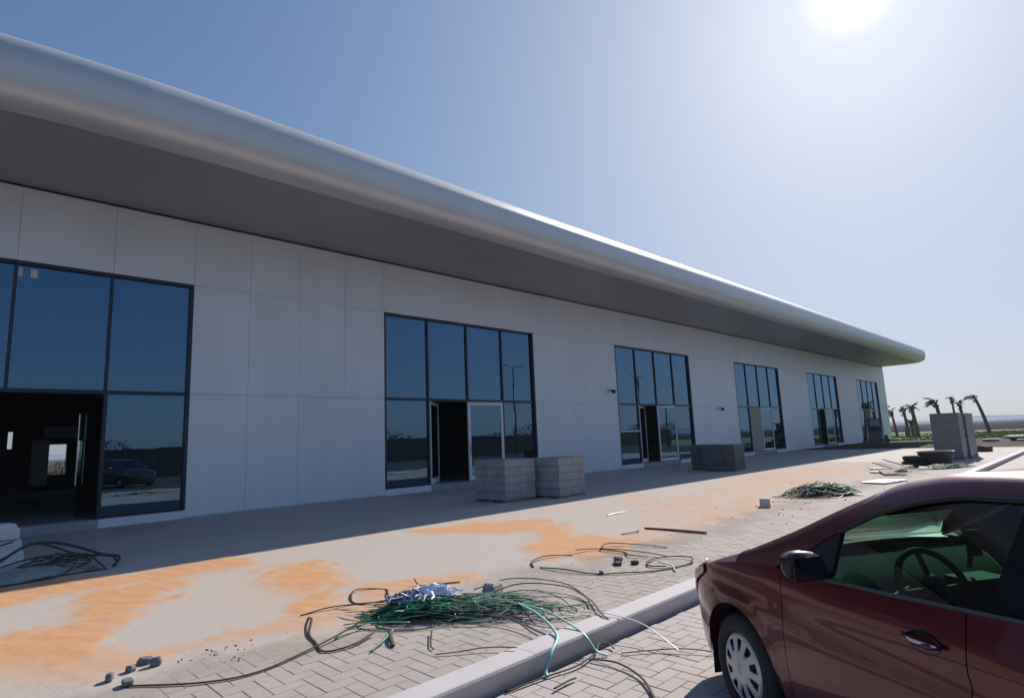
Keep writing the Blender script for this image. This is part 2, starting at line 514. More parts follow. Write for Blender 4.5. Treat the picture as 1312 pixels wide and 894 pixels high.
# wall lamps / camera brackets
def wall_lamp(x, z, label, cat, nm):
    t = empty(nm, (x, YW, z))
    MB().box(-.09, .09, -.03, -.002, -.09, .09).build('back_plate', m_alu, t)
    m_ = MB().tube([(0, -.02, .02), (0, -.14, .04), (.06, -.24, .02)], .03, 8)
    m_.build('arm', m_frame, t, smooth=40)
    m_ = MB().lathe([(0, -.09), (.08, -.09), (.1, -.02), (.09, .06), (0, .08)], 'z', 14, (.07, -.26, -.02))
    m_.build('lamp_head', m_black, t, smooth=40)
    tag(t, label, cat, 'fittings on the white wall')
wall_lamp(22.95, 3.70, 'small light fitting on the white wall left of the third shopfront', 'wall light', 'wall_light')
wall_lamp(34.0, 2.95, 'small dark fitting on the white wall between the third and fourth shopfronts', 'wall light', 'wall_light')
wall_lamp(72.3, 3.5, 'tiny fitting near the far right corner of the white building', 'wall light', 'wall_light')

# ------------------------------------------------------------------ ground, road, pavement
m_soil = mat('dry_soil', (.13, .105, .09), 1, spec=0.1, vary=.25, vscale=.25, bump=.02, bscale=3)
m_scrub = mat('far_scrub', (.055, .050, .052), 1, spec=0, vary=.3, vscale=.02)
m_paver = mat('paver', (.46, .415, .385), .85, color2=(.38, .345, .322), vscale=2.2, bump=.0012, bscale=90)
m_bed = mat('joint_sand', (.38, .34, .30), .95, vary=.2, vscale=5)
m_kerb = mat('kerb_concrete', (.50, .49, .50), .8, vary=.05, vscale=3, bump=.001, bscale=60)

mb = MB()
rad = [0, 60, 150, 400, 1000, 2500, 6000, 11000]
rows = [[(30 + r_ * cos(2 * pi * k / 48), 10 + r_ * sin(2 * pi * k / 48), -.32) for k in range(49)] for r_ in rad]
mb.grid(rows, flip=True)
g = struct(mb.build('ground', m_scrub)); g['label'] = 'flat dark scrubland reaching the horizon'

def sheet_mat(name, c1, c2, grey):
    """far paving: herringbone read only as faint mottling"""
    m = mat(name, c1, .85, color2=c2, vscale=.9, bump=.0015, bscale=40)
    return m
m_pave_far = sheet_mat('paving_far', (.42, .39, .38), (.37, .345, .335), 1)
m_road_far = sheet_mat('road_paving_far', (.43, .39, .375), (.38, .345, .33), 1)

pav = struct(MB().box(-20, 45.4, 3.52, YW + .3, -.3, -.010).build('pavement', m_bed)); pav['label'] = 'wide block paved forecourt dusted with orange sand'
road = struct(MB().box(-40, 45.4, -60, 3.24, -.4, -.150).build('road', m_bed)); road['label'] = 'block paved car park lane below the kerb'

BW = .122
def bricks(x0, x1, y0, y1, test):
    """herringbone cells (x0,y0,x1,y1) whose centre lies in the rectangle"""
    outl = []
    nx = int((x1 - x0) / BW) + 8; ny = int((y1 - y0) / BW) + 8
    for a in range(-ny - nx, nx + ny):
        for c in range(-nx - ny, nx + ny):
            bx, by = a - 2 * c, a + 2 * c
            if bx < -4 or bx > nx or by < -4 or by > ny: continue
            for (qx, qy, wx, wy) in ((bx, by, 2, 1), (bx, by + 1, 1, 2)):
                X0, Y0 = x0 + qx * BW, y0 + qy * BW
                X1, Y1 = X0 + wx * BW, Y0 + wy * BW
                X0c, X1c, Y0c, Y1c = max(X0, x0), min(X1, x1), max(Y0, y0), min(Y1, y1)
                if X1c - X0c < .02 or Y1c - Y0c < .02: continue
                if test((X0c + X1c) / 2, (Y0c + Y1c) / 2): outl.append((X0c, Y0c, X1c, Y1c))
    return outl
G_ = .0022
def in_view(x, y, z):
    v = Vector((x, y, z)) - Vector((0, 0, EYE))
    d_ = v.dot(fwd)
    if d_ < .3: return False
    px = 656 + 753.66 * v.dot(r2) / d_; py = 447 - 753.66 * v.dot(u2) / d_
    return -80 < px < 1400 and -80 < py < 990
# pavement blocks near the camera, one by one; the farther ones joined
near = bricks(.2, 14.5, 3.525, 7.0, lambda x, y: True)
near.sort(key=lambda q: (0 if in_view(q[0], q[1], 0) else 1e4) + (q[0] + q[2]) ** 2 / 4 + (q[1] + q[3]) ** 2 / 4)
meshes = {}
def paver_obj(q, z, parent, mt, th=.06):
    w_, h_ = round(q[2] - q[0], 3), round(q[3] - q[1], 3)
    k = (w_, h_, mt.name)
    if k not in meshes:
        m_ = MB().cham(-w_ / 2 + G_ * .8, w_ / 2 - G_ * .8, -h_ / 2 + G_ * .8, h_ / 2 - G_ * .8, -th, 0, .0035)
        me = bpy.data.meshes.new('paver'); me.from_pydata(m_.v, [], m_.f); me.materials.append(mt); meshes[k] = me
    o = link('paver', meshes[k], parent)
    o.location = ((q[0] + q[2]) / 2, (q[1] + q[3]) / 2, z + random.uniform(-.0016, .0012))
    o.rotation_euler = (random.uniform(-.009, .009), random.uniform(-.009, .009), random.uniform(-.01, .01))
for q in near[:300]: paver_obj(q, 0, pav, m_paver)
mb = MB()
for q in near[300:]:
    z = random.uniform(-.0016, .0012)
    mb.cham(q[0] + G_, q[2] - G_, q[1] + G_, q[3] - G_, -.03, z, .004, J=.0008)
o = stuff(mb.build('pavers', m_paver, pav))
# far paving as sheets that take over from the blocks
mb = MB()
def ring_sheet(x0, x1, y0, y1, z): mb.add([(x0, y0, z), (x1, y0, z), (x1, y1, z), (x0, y1, z)], [(0, 1, 2, 3)])
ring_sheet(-20, 45.4, 7.0, YW + .29, -.002); ring_sheet(14.5, 45.4, 3.52, 7.0, -.002); ring_sheet(-20, .2, 3.52, 7.0, -.002)
mb.build('paving', m_pave_far, pav)
rb = bricks(1.2, 9.0, -.2, 3.235, lambda x, y: True)
rb.sort(key=lambda q: (0 if in_view(q[0], q[1], -.14) else 1e4) + (q[0] + q[2]) ** 2 / 4 + (q[1] + q[3]) ** 2 / 4)
m_rpaver = mat('road_paver', (.44, .40, .385), .85, color2=(.38, .345, .33), vscale=2.2, bump=.0012, bscale=90)
rb1 = rb[:300]
s1 = set(rb1)
for q in rb1: paver_obj(q, -.141, road, m_rpaver)
mb = MB()
for q in rb:
    if q in s1: continue
    z = random.uniform(-.0016, .0012) - .141
    mb.cham(q[0] + .0014, q[2] - .0014, q[1] + .0014, q[3] - .0014, -.17, z, .003, J=.0006)
stuff(mb.build('pavers', m_rpaver, road))
mb = MB()
z = -.143
ring_sheet(9.0, 45.4, -1, 3.24, z); ring_sheet(-40, 9.0, -1, -.2, z); ring_sheet(-40, 1.2, -.2, 3.24, z)
mb.build('paving', m_road_far, road)
MB().add([(-40, -60, z), (45.4, -60, z), (45.4, -1, z), (-40, -1, z)], [(0, 1, 2, 3)]).build('unseen_asphalt', mat('unseen_asphalt', (.05, .05, .052), .9, vary=.15, vscale=2, bump=.002, bscale=60), road)  # unseen dark ground, added so the shop glass mirrors less brightness

# kerb stones
kerb = struct(empty('kerb', (0, 0, 0))); kerb['label'] = 'pale concrete kerb between the forecourt and the car park'
def kerb_mesh(L):
    pr = [(3.30, -.2), (3.272, -.012), (3.262 + .02, .004), (3.30, .010), (3.50, .010), (3.508, .003), (3.508, -.2)]
    vs = []
    for x in (.0015, L - .0015):
        vs += [(x, y, z) for y, z in pr]
    n = len(pr)
    fs = [(i, i + 1, i + 1 + n, i + n) for i in range(n - 1)] + [tuple(range(n)), tuple(range(2 * n - 1, n - 1, -1))]
    me = bpy.data.meshes.new('kerb_stone'); me.from_pydata(vs, [], fs); me.materials.append(m_kerb); return me
km = kerb_mesh(2.0)
for k in range(33):
    o = link('kerb_stone', km, kerb); o.location = (-20.6 + k * 2.0, random.uniform(-.002, .002), random.uniform(-.0015, .0015))
# far end: the kerb turns and crosses the end of the lane
km2 = MB().cham(0, .24, 0, 2, -.2, .012, .012)
me = bpy.data.meshes.new('kerb_stone'); me.from_pydata([(v[0], v[1] + .002 if v[1] == 0 else v[1], v[2]) for v in km2.v], [], km2.f); me.materials.append(m_kerb)
for k in range(30):
    o = link('kerb_stone', me, kerb); o.location = (45.42, 3.5 - 2 * (k + 1), 0)
MB().cham(45.42, 45.62, 3.52, YW, -.3, .004, .01).build('kerb_edge', m_kerb, kerb)

# soil, lawn, hills
mb = MB(); N = 70
rows = []
rs = np.random.RandomState(3)
for i in range(N + 1):
    row = []
    for j in range(61):
        x = 45.6 + 24.5 * i / N; y = -30 + 75 * j / 60
        h = -.10 + .05 * sin(x * .9 + y * .4) + .06 * rs.rand() + (.05 if x > 50 else 0)
        if i == 0: h = -.3
        row.append((x, y, h))
    rows.append(row)
mb.grid(rows, flip=True)
struct(mb.build('soil', mat('brown_soil', (.085, .072, .065), 1, spec=0.1, vary=.3, vscale=.6), smooth=True))['label'] = 'strip of dark bare soil beyond the paving'
m_lawn = mat('lawn_grass', (.14, .24, .05), .9, color2=(.15, .19, .07), vscale=.12, bump=.05, bscale=6)
mb = MB()
rows = [[(69 + 62 * i / 40, -60 + 190 * j / 60, -.12 + .08 * rs.rand() + .15 * sin(i * .4) * sin(j * .3)) for j in range(61)] for i in range(41)]
mb.grid(rows, flip=True)
struct(mb.build('lawn', m_lawn, smooth=True))['label'] = 'green lawn beyond the bare soil'
# short blades standing over the lawn
mb = MB()
for _ in range(9000):
    x = 69 + 45 * random.random() ** 1.4; y = random.uniform(2, 30)
    a = random.random() * pi; s = random.uniform(.06, .16); h = random.uniform(.05, .14)
    mb.add([(x - s * cos(a), y - s * sin(a), -.05), (x + s * cos(a), y + s * sin(a), -.05), (x + random.uniform(-.08, .08), y, h)], [(0, 1, 2)])
tag(stuff(mb.build('grass', m_lawn)), 'rough green grass standing over the far lawn', 'grass')

def ridge(name, dist, az0, az1, h0, amp, seed, mt, label, prof=None):
    rs_ = np.random.RandomState(seed); n = 160
    ph = rs_.rand(6) * 6.28; fr_ = np.array([3, 7, 13, 29, 53, 97]); am = np.array([1, .6, .4, .2, .1, .06])
    rows = []
    for t in range(5):
        row = []
        for i in range(n + 1):
            a = az0 + (az1 - az0) * i / n
            h = h0 + amp * float((am * np.sin(fr_ * a * 2 + ph)).sum())
            if prof: h *= prof(a)
            f = (0, .55, 1, .6, 0)[t]
            d_ = dist * (1 + .05 * t)
            row.append((d_ * cos(a), d_ * sin(a), -.4 + h * f))
        rows.append(row)
    o = struct(MB().grid(rows, flip=True).build(name, mt, smooth=True)); o['label'] = label
m_hill = mat('hazed_hill_scrub', (.06, .058, .066), 1, spec=0, vary=.2, vscale=.01)  # dark scrub with a little bluish haze mixed into the colour
m_fhill = mat('hazed_far_hill', (.16, .17, .20), 1, spec=0)  # distance haze put into the colour: paler and bluer
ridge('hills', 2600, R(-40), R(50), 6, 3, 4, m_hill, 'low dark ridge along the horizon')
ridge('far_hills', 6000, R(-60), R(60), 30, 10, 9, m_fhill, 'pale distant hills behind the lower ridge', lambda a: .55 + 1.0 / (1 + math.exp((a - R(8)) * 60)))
ridge('rear_hills', 2500, R(60), R(320), 16, 8, 5, m_hill, 'low hills around the back of the site')

# ------------------------------------------------------------------ drifted sand over the paving
SAND = [
 [(0.85, 10.33), (1.47, 10.17), (2.11, 9.81), (2.97, 9.71), (3.79, 9.5), (3.54, 8.86), (2.68, 8.74), (2.32, 8.27), (1.85, 8.93), (1.16, 8.91), (-.5, 8.74), (-.5, 10.3)],
 [(2.56, 9.15), (2.06, 7.58), (1.47, 6.99), (1.0, 5.98), (0.57, 6.37), (0.1, 7.27), (1.0, 7.6), (1.3, 8.34), (1.67, 8.85)],
 [(0.3, 7.27), (1.08, 6.5), (1.52, 5.88), (2.16, 5.9), (2.89, 5.86), (3.66, 5.64), (3.41, 5.26), (2.82, 5.41), (2.21, 5.48), (1.53, 5.45), (1.05, 5.63), (0.3, 6.23)],
 [(3.71, 8.6), (4.41, 8.34), (3.95, 7.15), (3.49, 6.15), (2.85, 5.78), (2.77, 6.12), (3.08, 7.34)],
 [(6.55, 9.55), (8.16, 9.15), (9.02, 8.24), (7.93, 7.16), (6.93, 8.2), (6.48, 8.97)],
 [(8.95, 8.38), (8.92, 7.74), (7.85, 6.48), (7.99, 5.51), (6.64, 4.84), (6.08, 5.59), (6.64, 6.41)],
 [(3.49, 6.15), (3.89, 6.32), (4.65, 6.12), (5.32, 5.7), (4.72, 5.33), (4.24, 5.58), (3.61, 5.56)],
 [(7.81, 5.82), (13.03, 7.99), (20.68, 9.46), (26.14, 8.34), (27.77, 7.06), (20.74, 5.75), (16.81, 6.62), (12.67, 5.03), (10.67, 5.11), (9.08, 5.17), (7.56, 4.95)],
 [(14.16, 9.4), (13.18, 7.64), (11.09, 6.82), (11.95, 8.38)]]
STR = [.95, 1, .62, 1, .95, .95, .8, .55, .5]
def poly_sd(PX, PY, poly):
    """signed distance to a polygon, positive inside"""
    n = len(poly); ins = np.zeros(PX.shape, bool); dm = np.full(PX.shape, 1e9)
    for i in range(n):
        x1, y1 = poly[i]; x2, y2 = poly[(i + 1) % n]
        ex, ey = x2 - x1, y2 - y1
        t = np.clip(((PX - x1) * ex + (PY - y1) * ey) / (ex * ex + ey * ey + 1e-12), 0, 1)
        dm = np.minimum(dm, np.hypot(PX - x1 - t * ex, PY - y1 - t * ey))
        c_ = ((y1 > PY) != (y2 > PY)) & (PX < ex * (PY - y1) / (ey + 1e-12) + x1)
        ins ^= c_
    return np.where(ins, dm, -dm)
def vnoise(PX, PY, sc, seed):
    rs_ = np.random.RandomState(seed); T = rs_.rand(256, 256)
    x = PX / sc; y = PY / sc; xi = np.floor(x).astype(int); yi = np.floor(y).astype(int)
    fx = x - xi; fy = y - yi; fx = fx * fx * (3 - 2 * fx); fy = fy * fy * (3 - 2 * fy)
    g_ = lambda a, b2: T[a & 255, b2 & 255]
    return (g_(xi, yi) * (1 - fx) + g_(xi + 1, yi) * fx) * (1 - fy) + (g_(xi, yi + 1) * (1 - fx) + g_(xi + 1, yi + 1) * fx) * fy
def sstep(a, b_, v):
    t = np.clip((v - a) / (b_ - a), 0, 1); return t * t * (3 - 2 * t)
xs_ = np.concatenate([np.arange(-1, 10, .04), np.arange(10, 30, .10)]); ys_ = np.arange(3.54, 11.2, .04)
PX, PY = np.meshgrid(xs_, ys_, indexing='ij')
nz1 = vnoise(PX, PY, .55, 1) * .55 + vnoise(PX, PY, .22, 2) * .3 + vnoise(PX, PY, .08, 3) * .15
# drifts are drawn out along the wind (towards -X +Y)
U, V = PX * .8 + PY * .6, -PX * .6 + PY * .8
streak = vnoise(U * 1.0, V * 3.2, .5, 4)
dens = np.zeros(PX.shape)
for poly, s_ in zip(SAND, STR):
    big = 1.6 if max(p[0] for p in poly) > 12 else 1
    sd_ = poly_sd(PX, PY, poly) + ((nz1 - .5) * .55 + (streak - .5) * .3) * big
    dens = np.maximum(dens, s_ * sstep(-.22 * big, .26 * big, sd_) * (1 if big == 1 else sstep(.15, .8, nz1 * .6 + streak * .5)))
thin = .22 + .14 * vnoise(PX, PY, 1.7, 6) + .10 * sstep(4.7, 6.2, PY)
grey = sstep(4.3, 5.6, PY + (nz1 - .5) * 1.2) * (.80 + .16 * vnoise(PX, PY, .9, 8))
sh = .010 * dens * (.4 + .6 * nz1) + .009 * dens * (vnoise(PX * .9 + PY * .9, PX * -.25 + PY * .28, .055, 14) - .5) * vnoise(PX, PY, .6, 15) + .0022 * dens * np.sin((PX * .9 + PY * .45) * 24 + 9 * vnoise(PX, PY, .35, 12)) + .0022
sh += .0012 * grey
mb = MB()
nx_, ny_ = PX.shape
vs = np.stack([PX, PY, sh], -1).reshape(-1, 3)
ii = (np.arange(nx_ - 1)[:, None] * ny_ + np.arange(ny_ - 1)[None]).reshape(-1)
fs = np.stack([ii, ii + ny_, ii + ny_ + 1, ii + 1], -1)
me = bpy.data.meshes.new('sand')
me.vertices.add(len(vs)); me.vertices.foreach_set('co', vs.ravel())
me.loops.add(len(fs) * 4); me.loops.foreach_set('vertex_index', fs.ravel())
me.polygons.add(len(fs)); me.polygons.foreach_set('loop_start', np.arange(len(fs)) * 4)
me.update(calc_edges=True)
me.polygons.foreach_set('use_smooth', [True] * len(fs))
for nm, arr in (('sand', dens), ('dust', grey), ('film', thin)):
    at = me.attributes.new(nm, 'FLOAT', 'POINT'); at.data.foreach_set('value', arr.ravel().astype(np.float32))
m = bpy.data.materials.new('drifted_sand'); m.use_nodes = True
n = m.node_tree; bs = n.nodes['Principled BSDF']; bs.inputs['Roughness'].default_value = .95; bs.inputs['Specular IOR Level'].default_value = .2
def attr(nm):
    a = n.nodes.new('ShaderNodeAttribute'); a.attribute_name = nm; return a.outputs['Fac']
geo = n.nodes.new('ShaderNodeNewGeometry')
nz = n.nodes.new('ShaderNodeTexNoise'); nz.inputs['Scale'].default_value = 14; nz.inputs['Detail'].default_value = 6
nzf = n.nodes.new('ShaderNodeTexNoise'); nzf.inputs['Scale'].default_value = 90; nzf.inputs['Detail'].default_value = 3
n.links.new(geo.outputs['Position'], nz.inputs['Vector']); n.links.new(geo.outputs['Position'], nzf.inputs['Vector'])
def math_(op, a, b_=None, clamp=False):
    q = n.nodes.new('ShaderNodeMath'); q.operation = op; q.use_clamp = clamp
    for i, v in enumerate((a, b_)):
        if v is None: continue
        if isinstance(v, (int, float)): q.inputs[i].default_value = v
        else: n.links.new(v, q.inputs[i])
    return q.outputs[0]
def mixc(f, a, b_):
    q = n.nodes.new('ShaderNodeMix'); q.data_type = 'RGBA'
    n.links.new(f, q.inputs[0])
    for i, v in ((6, a), (7, b_)):
        if isinstance(v, tuple): q.inputs[i].default_value = (*v, 1)
        else: n.links.new(v, q.inputs[i])
    return q.outputs[2]
sandc = mixc(nz.outputs[0], (.50, .265, .135), (.60, .345, .19))
nzl = n.nodes.new('ShaderNodeTexNoise'); nzl.inputs['Scale'].default_value = .45; nzl.inputs['Detail'].default_value = 4
n.links.new(geo.outputs['Position'], nzl.inputs['Vector'])
dustc = mixc(math_('MULTIPLY', math_('SUBTRACT', nzl.outputs[0], .45, ), 1.6, True), mixc(nz.outputs[0], (.42, .385, .36), (.47, .43, .40)), (.52, .39, .29))
S, D_, F_ = attr('sand'), attr('dust'), attr('film')
jit = math_('MULTIPLY', math_('SUBTRACT', nz.outputs[0], .5), .9)
Sa = math_('MULTIPLY', S, 1.0)
Sj = math_('ADD', Sa, math_('MULTIPLY', jit, math_('MULTIPLY', Sa, math_('SUBTRACT', 1.0, Sa))), True)
base = mixc(Sj, dustc, sandc)
n.links.new(base, bs.inputs['Base Color'])
tr = n.nodes.new('ShaderNodeBsdfTransparent'); mx = n.nodes.new('ShaderNodeMixShader')
al = math_('ADD', math_('MAXIMUM', math_('POWER', Sj, .7), D_), math_('MULTIPLY', F_, nz.outputs[0]), True)
n.links.new(al, mx.inputs[0]); n.links.new(tr.outputs[0], mx.inputs[1]); n.links.new(bs.outputs[0], mx.inputs[2])
bp = n.nodes.new('ShaderNodeBump'); bp.inputs['Distance'].default_value = .003; bp.inputs['Strength'].default_value = 1
n.links.new(math_('ADD', math_('MULTIPLY', nz.outputs[0], 1.0), math_('MULTIPLY', nzf.outputs[0], .4)), bp.inputs['Height'])
n.links.new(bp.outputs[0], bs.inputs['Normal'])
n.links.new(mx.outputs[0], n.nodes['Material Output'].inputs[0])
me.materials.append(m)
tag(stuff(link('sand', me)), 'orange drifted sand and grey dust lying over the paving', 'sand')

# ------------------------------------------------------------------ dark red car
m_paint = mat('red_paint', (.10, .006, .013), .32, metal=.35, coat=.7, coat_rough=.04, vary=.05, vscale=2)
m_dustpaint = mat('dusty_red_paint', (.09, .018, .026), .65, spec=.08)
m_cglass = glass('car_glass', (.20, .36, .29), .05, (.85, .95, 1), fres=1.35)
m_cglass2 = glass('tinted_car_glass', (.12, .16, .17), .05, (.8, .9, 1), fres=1.45)
m_trim = mat('black_trim', (.012, .012, .014), .4)
m_pillar = mat('pillar_trim', (.006, .006, .008), .65, spec=.2)
m_rubber = mat('tyre_rubber', (.016, .016, .017), .75, vary=.2, vscale=30)
m_cover = mat('wheel_cover_silver', (.55, .56, .58), .38, metal=.45, vary=.06, vscale=12)
m_chrome = mat('chrome', (.8, .8, .82), .12, metal=1)
m_dmirror = mat('mirror_silver', (.10, .11, .13), .08, metal=1)
m_int = mat('cabin_plastic', (.014, .014, .016), .6)
m_dash = mat('dash_top', (.022, .025, .024), .7, spec=.12)
m_seat = mat('seat_cloth', (.03, .032, .038), .9)
m_lamp = glass('lamp_lens', (.8, .7, .68), .15, (1, .95, .95))
m_lampin = mat('lamp_reflector', (.5, .35, .32), .3, metal=.6)

def lerp_tab(tab, x):
    if x <= tab[0][0]: return tab[0][1]
    for (a, va), (b_, vb) in zip(tab, tab[1:]):
        if x <= b_:
            t = (x - a) / (b_ - a); return va + (vb - va) * t
    return tab[-1][1]
def smooth_tab(tab, x, w=.06):
    return (lerp_tab(tab, x - w) + 2 * lerp_tab(tab, x) + lerp_tab(tab, x + w)) / 4
HWZ = [(.15, .775), (.22, .805), (.30, .832), (.42, .85), (.55, .858), (.66, .862), (.73, .862), (.78, .853), (.82, .848), (.88, .850), (.96, .838), (1.02, .822), (1.1, .80)]
def hw(s, z):
    w_ = lerp_tab(HWZ, z)
    if s < -.15:
        t = min(1, (-.15 - s) / .72); w_ *= 1 - .30 * t ** 2.2
    if s > 2.9:
        t = (s - 2.9) / .75; w_ *= 1 - .20 * t ** 2
    # crease fades in behind the front wheel
    return w_
TOP = [(-.86, .60), (-.75, .70), (-.55, .80), (-.3, .875), (0, .935), (.3, .975), (.55, .985), (.8, .99), (1.2, 1.01), (1.8, 1.05), (2.5, 1.09), (2.9, 1.10), (3.3, 1.08), (3.6, 1.04)]
# roof rail line (half way up the cant rail) and top edge of the side windows
RAIL = [(.05, 1.005), (.11, 1.03), (.46, 1.18), (.78, 1.338), (1.04, 1.455), (1.30, 1.513), (1.6, 1.530), (1.9, 1.528), (2.2, 1.51), (2.5, 1.455), (2.75, 1.33), (3.0, 1.22), (3.2, 1.11)]
DLO = [(.45, .99), (.55, 1.045), (.78, 1.20), (1.01, 1.325), (1.22, 1.398), (1.42, 1.437), (1.7, 1.445), (2.0, 1.438), (2.3, 1.40), (2.55, 1.325), (2.75, 1.20), (2.86, 1.11)]
def gy(z): return .822 - (z - 1.0) * .46          # glass lean
def gp(s, z, dy=0, side=1): return (-s, side * (gy(z) + dy), z)

def make_car():
    root = empty('parked_car')
    def side_grid(s0, s1, name, gap=.003, mt=m_paint, zb0=None, parent=root, both=True, inner=.0):
        objs = []
        for side in (1, -1) if both else (1,):
            rows = []
            ns = max(3, int((s1 - s0) / .035))
            for i in range(ns + 1):
                s = s0 + gap + (s1 - s0 - 2 * gap) * i / ns
                zb = .19
                for cx in (0, 2.65):
                    d2 = .375 ** 2 - (s - cx) ** 2
                    if d2 > 0: zb = max(zb, .31 + sqrt(d2))
                zt = smooth_tab(TOP, s)
                row = []
                for j in range(17):
                    z = zb + (zt - zb) * j / 16
                    y = hw(s, z)
                    # wheel-arch lip swells slightly
                    for cx in (0, 2.65):
                        rr = sqrt((s - cx) ** 2 + (z - .31) ** 2)
                        if z > .3 and rr < .46: y += .010 * (1 - (rr - .375) / .085) if rr > .375 else .01
                    # shoulder crease and lower rocker crease
                    if s > .3:
                        k_ = min(1, (s - .3) / .5)
                        y += .010 * k_ * math.exp(-((z - (.805 + .02 * s)) / .03) ** 2)
                        y -= .012 * k_ * math.exp(-((z - (.73 + .02 * s)) / .045) ** 2)
                    row.append((-s, side * y, z))
                rows.append(row)
                # lips folded inward
            rows2 = []
            for r_ in rows:
                b0 = (r_[0][0], r_[0][1] - side * .05, r_[0][2] + .004)
                t0 = (r_[-1][0], r_[-1][1] - side * .02, r_[-1][2] + .004)
                rows2.append([b0] + r_ + [t0])
            m_ = MB().grid(rows2, flip=(side > 0))
            objs.append(m_.build(name, mt, parent, smooth=40))
        return objs
    side_grid(-.86, .47, 'front_wing')
    fd = side_grid(.47, 1.54, 'front_door')
    rd = side_grid(1.54, 2.42, 'rear_door')
    side_grid(2.42, 3.6, 'rear_wing')
    # bonnet
    rows = []
    for i in range(25):
        s = -.86 + 1.22 * i / 24
        zt = smooth_tab(TOP, s); w_ = hw(s, zt) - .02
        rows.append([(-s + (.05 * (1 - (y_ / 1.0) ** 2) if i == 24 else 0), w_ * y_, zt + .004 + .075 * (1 - abs(y_) ** 2.4) * min(1, (s + .95) * 2)) for y_ in [k / 10 - 1 for k in range(21)]])
    MB().grid(rows).build('bonnet', m_paint, root, smooth=40)
    # nose: bumper wrapping across the front
    rows = []
    for j in range(9):
        z = .19 + (.605 - .19) * j / 8
        w_ = hw(-.86, z)
        rows.append([(.86 + .10 * (1 - abs(y_) ** 2.5) * (1 - .25 * ((z - .4) / .2) ** 2), w_ * y_, z) for y_ in [k / 12 - 1 for k in range(25)]])
    rows.append([(.80, hw(-.86, .6) * y_ * .95, .64) for y_ in [k / 12 - 1 for k in range(25)]])
    MB().grid(rows).build('front_bumper', m_paint, root, smooth=40)
    # headlights
    for side in (1, -1):
        rows = []
        for i in range(9):
            s = -.88 + .52 * i / 8
            zt = smooth_tab(TOP, s)
            r_ = []
            for j in range(6):
                z = zt - .01 - (.15 - .10 * i / 8) * (1 - j / 5)
                r_.append((-s + .004, side * (hw(s, z) + .007), z))
            r_.append((-s, side * (hw(s, zt) - .05), zt + .022))
            rows.append(r_)
        h = MB().grid(rows, flip=(side > 0)).build('headlight', m_lampin, root, smooth=60)
        rows2 = [[(p[0] + .003, p[1] + side * .006, p[2] + .003) for p in r_] for r_ in rows]
        MB().grid(rows2, flip=(side > 0)).build('lens', m_lamp, h, smooth=60)
    # rear end
    rows = []
    for j in range(12):
        z = .25 + (1.03 - .25) * j / 11
        rows.append([(-3.6 - .12 * (1 - abs(y_) ** 3), hw(3.6, z) * y_, z) for y_ in [k / 8 - 1 for k in range(17)]])
    MB().grid(rows, flip=True).build('rear_bumper', m_paint, root, smooth=40)
    rows = []
    for i in range(6):
        s = 3.1 + .5 * i / 5; zt = smooth_tab(TOP, s); w_ = hw(s, zt) - .02
        rows.append([(-s, w_ * y_, zt + .03 * (1 - abs(y_) ** 3)) for y_ in [k / 8 - 1 for k in range(17)]])
    MB().grid(rows).build('boot_lid', m_paint, root, smooth=40)
    # cant rail: from the window line up to the roof edge, then the roof skin
    def prof_row(s):
        zr = smooth_tab(RAIL, s, .05); zd = min(smooth_tab(DLO, s, .04), zr - .02)
        if s < .45: zd = min(smooth_tab(TOP, s), zr - .02)
        if s > 2.86: zd = min(smooth_tab(TOP, s) + .0, zr - .02)
        return zd, zr
    for side in (1, -1):
        rows = []
        for i in range(61):
            s = .05 + 3.1 * i / 60
            zd, zr = prof_row(s)
            zmid = zd + (zr - zd) * .62
            y0 = gy(zd) + .006; y1 = gy(zmid) - .004
            rows.append([(-s, side * (y0 - .03), zd + .002), (-s, side * y0, zd), (-s, side * y1, zmid),
                         (-s, side * (gy(zr) - .022), zr - .010), (-s, side * (gy(zr) - .06), zr), (-s, side * (gy(zr) - .11), zr + .007), (-s, side * (gy(zr) - .13), zr - .02)])
        MB().grid(rows, flip=(side > 0)).build('roof_rail', m_paint, root, smooth=50)
    rows = []
    for i in range(30):
        s = 1.04 + 1.5 * i / 29
        zr = smooth_tab(RAIL, s, .05); w_ = gy(zr) - .10
        rows.append([(-s, w_ * y_, zr + .0 + .012 * (1 - abs(y_) ** 2.2)) for y_ in [k / 10 - 1 for k in range(21)]])
    MB().grid(rows).build('roof', m_dustpaint, root, smooth=50)
    rows2 = [[(p[0], p[1] * .98, p[2] - .035) for p in r_] for r_ in rows]
    MB().grid(rows2).build('headliner', m_int, root, smooth=50)
    # windscreen and rear window
    def screen(sa, sb, name, mt, bulge):
        rows = []
        for i in range(11):
            s = sa + (sb - sa) * i / 10
            zr = smooth_tab(RAIL, s, .05); w_ = gy(zr) - .125
            rows.append([(-s + bulge * (1 - abs(y_) ** 2), w_ * y_, zr + .0 + .02 * (1 - abs(y_) ** 2)) for y_ in [k / 10 - 1 for k in range(21)]])
        return MB().grid(rows).build(name, mt, root, smooth=50)
    screen(.08, 1.05, 'windscreen', m_cglass, .0)
    screen(3.15, 2.5, 'rear_window', m_cglass2, .0)
    # cowl
    MB().grid([[(-.30, y_ * .78, .985) for y_ in (-1, 0, 1)], [(-.02, y_ * .72, 1.0) for y_ in (-1, 0, 1)], [(.05, y_ * .7, .97) for y_ in (-1, 0, 1)]]).build('cowl', m_trim, root)
